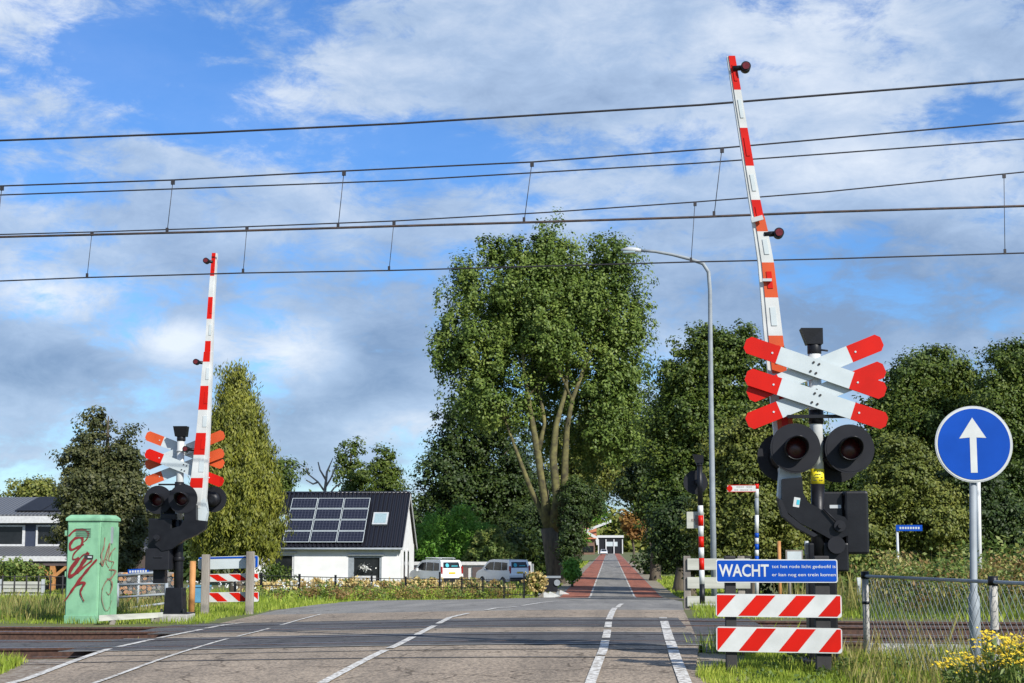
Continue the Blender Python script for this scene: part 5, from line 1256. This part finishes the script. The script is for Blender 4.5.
tree('roadside_bush', 'green roadside bush at the right foot of the poplar', 105, 572, [(572, 570, 5, 9)], .24, 60, 30, .4, 'bamboo', .08, cat='bush')
# hedge masses (a wood that reads as one mass) far behind
def massbelt(name, label, x0, x1, D, h, mt, n, leaf, cr, z0=None):
    bl = []; x = x0
    while x < x1:
        hh = h*random.uniform(.75, 1.1); g = gz(x, D); bl.append((x, D+random.uniform(-2, 2), g+hh*.45, 3.2, 2.6, hh*.55)); x += 3.2
    P, O, c = crown_pts(bl, n, 30, cr, .3); P[:, 2] = np.maximum(P[:, 2], gz(0, D))
    npmesh(name, leaves(P, leaf, O), mt, None, (x0, D, gz(x0, D)), label=label, cat='woodland', kind='stuff')
massbelt('far_woodland', 'dark belt of distant woodland left of the road', -75, -6, 210, 9, 'darkleaf', 900, .9, 2.0)
massbelt('far_woodland', 'dark belt of distant woodland right of the road', 10, 75, 190, 10, 'darkleaf', 1000, .9, 2.0)
massbelt('undergrowth', 'dense undergrowth below the trees right of the road', 9, 38, 60, 2.4, 'weed', 850, .22, .7)
massbelt('undergrowth', 'dark understorey below the tall right trees', 9, 42, 88, 4.5, 'darkleaf', 700, .4, 1.2)
massbelt('end_woodland', 'distant trees closing the view behind the far buildings', -45, 45, 560, 17, 'olive', 500, 2.2, 4.5)
massbelt('undergrowth', 'dark undergrowth beneath the poplar and behind the vans', -17, -5.6, 128, 4, 'darkleaf', 430, .4, 1.1)
massbelt('undergrowth', 'dark hedge along the right side of the far road', 5.5, 16, 150, 3.2, 'darkleaf', 300, .4, 1.0)
massbelt('undergrowth', 'hedge behind the dark left house', -75, -27, 118, 4, 'darkleaf', 400, .5, 1.3)
# ------------------------------------------------------------------ grass
def grass(name, label, n, xr, yr, hr, wr, mt, cond=None, lean=.35):
    v = blades(n, xr, yr, hr, wr, cond, lean); npmesh(name, v, mt, None, (sum(xr)/2, sum(yr)/2, 0), label=label, cat='grass', kind='stuff')
offroad_r = lambda x, y: (x > .92+.10*np.sin(y*2.2)+.25*np.clip(y-16.2, 0, 3)) & ~((y > 18.6) & (y < 27.0-.06*x))
grass('grass', 'short bright grass on the right verge', 120000, (.8, 9), (13.4, 19.3), (.05, .20), (.006, .013), 'grass', offroad_r)
grass('grass', 'dry stalks among the grass on the right verge', 7000, (2.2, 9), (14, 19.0), (.2, .5), (.003, .007), 'drygrass', offroad_r, .25)
far_r = lambda x, y: (x > 1.50+.048*(y-28)+.12*np.sin(y*1.3)) & (y > 27.2-.06*x)
grass('grass', 'grass verge right of the road beyond the tracks', 50000, (1.4, 14), (26.6, 46), (.08, .24), (.012, .028), 'grass', far_r)
grass('tall_weeds', 'tall dry weeds beyond the right hand tracks', 12000, (4.2, 16), (27.3, 33), (.25, .7), (.010, .024), 'weed', None, .22)
grass('tall_weeds', 'straw coloured reeds beyond the right hand tracks', 5000, (3.6, 16), (28, 36), (.5, 1.2), (.007, .018), 'drygrass', None, .16)
P = []
for _ in range(420):
    x = random.uniform(5, 16); y = random.uniform(28, 34); P.append((x, y, groundz(x, y)+random.uniform(.2, .9)))
PP = P
for mt_2, n_2, lb_ in (('weed', 1500, 'leafy green bramble weeds beyond the right hand tracks'), ('rustweed', 500, 'brown and rusty weeds beyond the right hand tracks'), ('drygrass', 500, 'pale straw weeds beyond the right hand tracks')):
    P, O, c = crown_pts([(p[0], p[1], p[2], .3, .3, .28) for p in PP], n_2, 22, .2, .2)
    npmesh('weed_leaves', leaves(P, .085, O, .3, .5), mt_2, None, (8, 30, 0), label=lb_, cat='weeds', kind='stuff')
far_l = lambda x, y: (x < -7.15-.012*(y-28)-.12*np.sin(y*1.3)) & (y > 27.4-.06*x)
grass('grass', 'grass verge left of the road around cabinet and mast', 70000, (-19, -7), (26.8, 44), (.05, .17), (.010, .022), 'grass', far_l)
grass('tall_weeds', 'yellow straw grass left of the green cabinet', 10000, (-18, -9.3), (29, 40), (.2, .5), (.008, .016), 'drygrass', lambda x, y: (x < -10.5) | (y > 31), .25)
grass('tall_weeds', 'leafy green weeds behind the green cabinet', 5000, (-16, -9.6), (29.3, 36), (.2, .5), (.010, .02), 'weed', None, .3)
grass('grass', 'tuft of grass at the left corner beside the near track', 16000, (-9.5, -6.0), (14.5, 18.6), (.10, .26), (.006, .014), 'grass', lambda x, y: x < -6.15-.30*(y-15.5)/1.5, .35)
grass('grass', 'sparse weeds growing between the rails left of the road', 900, (-12, -6.98), (21.5, 27), (.06, .2), (.012, .03), 'drygrass', None, .4)
grass('grass', 'sparse weeds growing at the rails right of the road', 900, (1.8, 10), (19.5, 27), (.06, .22), (.012, .03), 'drygrass', None, .4)
mid_l = lambda x, y: (x < -8.2) & ((x > -60))
grass('grass', 'rough meadow grass in front of the dark left house', 40000, (-40, -8.3), (42, 95), (.12, .4), (.03, .08), 'grass', mid_l)
brd = lambda x, y: (np.abs(y-(60+(x+13.5)*1.9)) < 3.2) & (x < -3.4)
BP = []
for _ in range(330):
    f_ = random.random(); y = 50+32*f_; xe = float(np.interp(y, [50, 60, 70, 78, 83], [-8.6, -8.1, -6.9, -5.3, -3.8])); x = xe-abs(random.gauss(0, 1.2))
    BP.append((x, y, groundz(x, y)+.12+random.uniform(0, .2), random.uniform(.25, .6), random.uniform(.25, .6), random.uniform(.12, .28)))
for nm_, mt_2, n_2, lb_ in (('weeds', 'weed', 420, 'green weeds in the border along the black garden fence'), ('rusty_weeds', 'rustweed', 300, 'orange and rust coloured dried flowers along the black garden fence'), ('grass', 'grass', 260, 'bright grass clumps in the border along the black garden fence')):
    P, O, c = crown_pts(BP, n_2, 34, .22, .2); P[:, 2] = np.maximum(P[:, 2], np.array([groundz(a, b) for a, b in P[:, :2]])+.02)
    npmesh(nm_, leaves(P, .10, O, .3, .45), mt_2, None, (-8, 65, -1), label=lb_, cat='weeds', kind='stuff')
grass('grass', 'green grass edge along the side of the junction', 26000, (-15, -3.0), (44, 86), (.05, .16), (.02, .045), 'grass', lambda x, y: (x < np.interp(y, [44, 50, 60, 70, 78, 86], [-7.9, -8.1, -7.6, -6.4, -4.8, -3.0])) & (x > np.interp(y, [44, 50, 60, 70, 78, 86], [-12, -10.4, -9.6, -8.4, -7, -5.5])))
grass('grass', 'sunlit grass strip right of the far road', 16000, (3.5, 9), (46, 140), (.1, .3), (.05, .12), 'grass', lambda x, y: x > 3.0+.25*np.sin(y*.7))
grass('grass', 'sunlit grass strip left of the far road', 10000, (-8, -3.3), (90, 260), (.15, .4), (.08, .18), 'grass')
VP = []
for _ in range(150):
    x = random.uniform(1.3, 8.5); y = random.uniform(14.6, 18.8)
    if x < 1.3+.3*max(0, y-16): continue
    VP.append((x, y, groundz(x, y)+.05, random.uniform(.08, .25), random.uniform(.08, .25), random.uniform(.05, .12)))
P, O, c = crown_pts(VP, 420, 18, .09, .2); P[:, 2] = np.maximum(P[:, 2], np.array([groundz(a, b) for a, b in P[:, :2]])+.015)
npmesh('verge_weeds', leaves(P, .045, O, .3, .7), 'weed', None, (4, 17, 0), label='low broad leaved weeds matted in the right verge', cat='weeds', kind='stuff')
v = blades(3500, (1.0, 2.5), (18.5, 21.2), (.32, .5), (.006, .014), lambda x, y: (np.abs(y-20.33+.06*x) > .12) & (rng.random(len(x)) < .35+.65*((x > 1.15) & (y < 20.1))), .3)
npmesh('grass', v, 'grass', None, (1.7, 19.8, 0), label='tufts of grass growing over the deck edge at the right road side', cat='grass', kind='stuff')
# flowers
D_ = []
def tansy(px, D, h, lb):
    b = on_ground(px, D); b.z = groundz(b.x, b.y); t = thing('tansy_plant', lb, 'flowers', b, 'yellow tansy in the right corner'); mb = MB(); P = []; L_ = []
    for i in range(9):
        a = random.uniform(0, 6.28); r_ = random.uniform(.05, .28); hh = h*random.uniform(.72, 1.05); tip = b+Vector((math.cos(a)*r_, math.sin(a)*r_, hh))
        mb.tube([b, b.lerp(tip, .5)+Vector((0, 0, .05)), tip], [.006, .005, .003], 4)
        for k in range(22): P.append((tip.x+random.gauss(0, .045), tip.y+random.gauss(0, .045), tip.z+random.gauss(0, .012)))
        for k in range(16): q = b.lerp(tip, random.uniform(.15, .9)); L_.append((q.x+random.gauss(0, .05), q.y+random.gauss(0, .05), q.z))
    mb.build('stem', 'weed', t)
    P = np.array(P); npmesh('flowers', leaves(P, .028, np.tile([0, -.3, 1.], (len(P), 1)), .8, 1), 'petal_y', t, kind='stuff')
    npmesh('leaves', leaves(np.array(L_), .09, None, .5, .35), 'weed', t)
lbs = ['left, lowest', 'second from the left', 'tallest in the middle', 'right of the fence post', 'second from the right edge', 'at the right edge']
for (px, D, h), lb in zip(((962, 13.6, .46), (978, 13.2, .58), (992, 13.0, .68), (1004, 13.4, .64), (1014, 12.9, .60), (1026, 13.2, .66)), lbs):
    tansy(px, D, h, 'yellow flat headed tansy plant in the lower right corner, '+lb)
P = []
for _ in range(60):
    x = random.uniform(-15, -8.2); y = 50+random.uniform(0, 14)
    if x > -8.9-(0): continue
    P.append((x, y, groundz(x, y)+random.uniform(.35, .7)))
P = np.array(P); P2 = np.repeat(P, 6, 0)+rng.normal(size=(len(P)*6, 3))*.05
npmesh('white_flowers', leaves(P2, .09), 'petal_w', None, (-11, 55, 0), label='scattered white wild flowers before the garden fence', cat='flowers', kind='stuff')
P = np.array([(lambda x, y: (x, y, groundz(x, y)+random.uniform(.12, .28)))(random.uniform(4.2, 5.8), random.uniform(14.5, 16.2)) for _ in range(60)]); P2 = np.repeat(P, 5, 0)+rng.normal(size=(len(P)*5, 3))*.012
npmesh('white_flowers', leaves(P2, .03), 'petal_w', None, (5, 15, 0), label='tiny white flowers in the grass near the round sign pole', cat='flowers', kind='stuff')
# ------------------------------------------------------------------ world
SAZ = R(43); SEL = R(35)          # sun: 43 degrees to the right of straight behind the camera
sd_ = Vector((math.sin(SAZ)*math.cos(SEL), -math.cos(SAZ)*math.cos(SEL), math.sin(SEL)))
w = bpy.data.worlds.new('World'); scene.world = w; w.use_nodes = True; nt_ = w.node_tree; nd = nt_.nodes; lk = nt_.links
bg = nd['Background']; bg.inputs['Strength'].default_value = .13
sky = nd.new('ShaderNodeTexSky'); sky.sky_type = 'NISHITA'; sky.sun_disc = False; sky.sun_elevation = SEL
sky.sun_rotation = math.atan2(sd_.x, sd_.y); sky.altitude = 0; sky.air_density = 1.0; sky.dust_density = .3; sky.ozone_density = 2.5
tc = nd.new('ShaderNodeTexCoord')
def math_(op, a, b=None, c=None, clamp=False):
    n = nd.new('ShaderNodeMath'); n.operation = op; n.use_clamp = clamp
    for i, q in enumerate((a, b, c)):
        if q is None: continue
        if isinstance(q, (int, float)): n.inputs[i].default_value = q
        else: lk.new(q, n.inputs[i])
    return n.outputs[0]
def noise_(scale, detail, rough, mscale, loc=(0, 0, 0), rot=(0, 0, 0), dist=0):
    mp = nd.new('ShaderNodeMapping'); mp.inputs['Scale'].default_value = mscale; mp.inputs['Location'].default_value = loc; mp.inputs['Rotation'].default_value = rot
    lk.new(tc.outputs['Generated'], mp.inputs[0]); n = nd.new('ShaderNodeTexNoise'); n.inputs['Scale'].default_value = scale; n.inputs['Detail'].default_value = detail
    n.inputs['Roughness'].default_value = rough; n.inputs['Distortion'].default_value = dist; lk.new(mp.outputs[0], n.inputs['Vector']); return n.outputs['Fac']
def blob(px, py, sx, sy, amp):
    """soft bump around the direction seen at px,py; sx, sy radii in pixels"""
    d = ray(px, py).normalized(); r_ = CR; u_ = d.cross(r_)*-1; u_.normalize()
    v1 = nd.new('ShaderNodeVectorMath'); v1.operation = 'SUBTRACT'; lk.new(tc.outputs['Generated'], v1.inputs[0]); v1.inputs[1].default_value = d
    def dot(ax, s):
        n = nd.new('ShaderNodeVectorMath'); n.operation = 'DOT_PRODUCT'; lk.new(v1.outputs[0], n.inputs[0]); n.inputs[1].default_value = ax*(F/s); return n.outputs['Value']
    a = dot(CR, sx); b = dot(CU, sy); c = dot(CF, 400)
    s2 = math_('ADD', math_('ADD', math_('MULTIPLY', a, a), math_('MULTIPLY', b, b)), math_('MULTIPLY', c, c))
    e = math_('POWER', 2.71828, math_('MULTIPLY', s2, -1)); return math_('MULTIPLY', e, amp)
n1 = noise_(8, 12, .62, (1, 1, 2.4), (3.1, .4, 1.7), (0, R(-8), 0), .3)
n2 = noise_(26, 10, .68, (1, 1, 2.0), (.2, .9, .3), (0, R(-10), 0), .4)
cov = math_('ADD', math_('MULTIPLY', n1, .75), math_('MULTIPLY', n2, .42))
for b_ in ((120, 60, 130, 40, -.17), (235, 30, 90, 50, -.12), (190, 130, 110, 32, -.12), (430, 150, 120, 38, -.15), (330, 40, 50, 26, -.08), (590, 205, 120, 22, -.10), (965, 108, 55, 20, -.18), (380, 250, 150, 30, -.06), (90, 190, 90, 16, -.10), (860, 240, 150, 24, -.08),
          (30, 25, 60, 50, .16), (700, 60, 330, 90, .14), (430, 100, 140, 34, .10), (120, 110, 140, 26, .10), (40, 370, 110, 60, .16), (390, 360, 90, 60, .14), (860, 170, 160, 34, .10), (240, 210, 240, 26, .08), (560, 20, 200, 50, .08), (120, 240, 200, 30, .06), (200, 420, 500, 80, .06), (880, 300, 300, 120, .09), (520, 250, 300, 40, .05), (60, 110, 80, 30, .05), (250, 60, 160, 14, .09), (160, 150, 120, 12, .08)):
    cov = math_('ADD', cov, blob(*b_))
mask = nd.new('ShaderNodeMapRange'); mask.interpolation_type = 'SMOOTHSTEP'; mask.inputs[1].default_value = .49; mask.inputs[2].default_value = .68; mask.inputs[3].default_value = .10; mask.inputs[4].default_value = .90
lk.new(cov, mask.inputs[0])
# cloud colour: white lit edges, blue grey thick parts lower in the sky
n3 = noise_(9, 6, .55, (1, 1, 2.0), (1.7, 5.2, .3)); shade = math_('ADD', math_('MULTIPLY', n3, .72), math_('MULTIPLY', n2, .34))
for b_ in ((60, 350, 100, 45, -.20), (385, 355, 70, 50, -.26), (400, 330, 600, 130, -.04), (300, 450, 500, 60, -.05), (880, 290, 240, 60, -.18), (230, 275, 160, 30, -.10), (172, 338, 42, 20, .36), (300, 352, 60, 34, .26), (60, 290, 90, 16, .12), (900, 170, 120, 40, .14), (30, 40, 80, 50, .15), (620, 60, 250, 60, .05), (30, 300, 60, 26, .14), (400, 420, 60, 30, .14)):
    shade = math_('ADD', shade, blob(*b_))
cr = nd.new('ShaderNodeValToRGB'); e = cr.color_ramp.elements; e[0].position = .28; e[0].color = (1.35, 1.95, 3.0, 1); e[1].position = .78; e[1].color = (5.0, 5.35, 5.8, 1)
k_ = e.new(.52); k_.color = (2.6, 3.35, 4.5, 1); lk.new(shade, cr.inputs[0])
hs = nd.new('ShaderNodeHueSaturation'); hs.inputs['Saturation'].default_value = 1.25; hs.inputs['Value'].default_value = 1.0; lk.new(sky.outputs[0], hs.inputs['Color'])
mx = nd.new('ShaderNodeMix'); mx.data_type = 'RGBA'; lk.new(mask.outputs[0], mx.inputs[0]); tn = nd.new('ShaderNodeMix'); tn.data_type = 'RGBA'; tn.blend_type = 'MULTIPLY'; tn.inputs[0].default_value = 1; tn.inputs[7].default_value = (.50, .66, .90, 1); lk.new(hs.outputs[0], tn.inputs[6]); lk.new(tn.outputs[2], mx.inputs[6]); lk.new(cr.outputs[0], mx.inputs[7])
lk.new(mx.outputs[2], bg.inputs['Color'])
sun = bpy.data.lights.new('sun', 'SUN'); sun.energy = 4.6; sun.angle = R(.5); sun.color = (1, .965, .90)
so = link(bpy.data.objects.new('sun', sun)); so.rotation_euler = sd_.to_track_quat('Z', 'Y').to_euler(); so.location = (20, -20, 30)
# ------------------------------------------------------------------ camera and render
cam = bpy.data.cameras.new('camera'); co = link(bpy.data.objects.new('camera', cam)); cam.sensor_width = 36; cam.lens = F/1024*36
cam.clip_start = .1; cam.clip_end = 6000; co.location = CAM
co.matrix_world = Matrix.Translation(CAM) @ Matrix((CR, CU, -CF)).transposed().to_4x4()
scene.camera = co
scene.view_settings.view_transform = 'Standard'; scene.view_settings.look = 'None'; scene.view_settings.exposure = .45; scene.view_settings.gamma = 1
scene.render.resolution_x = 1024; scene.render.resolution_y = 683
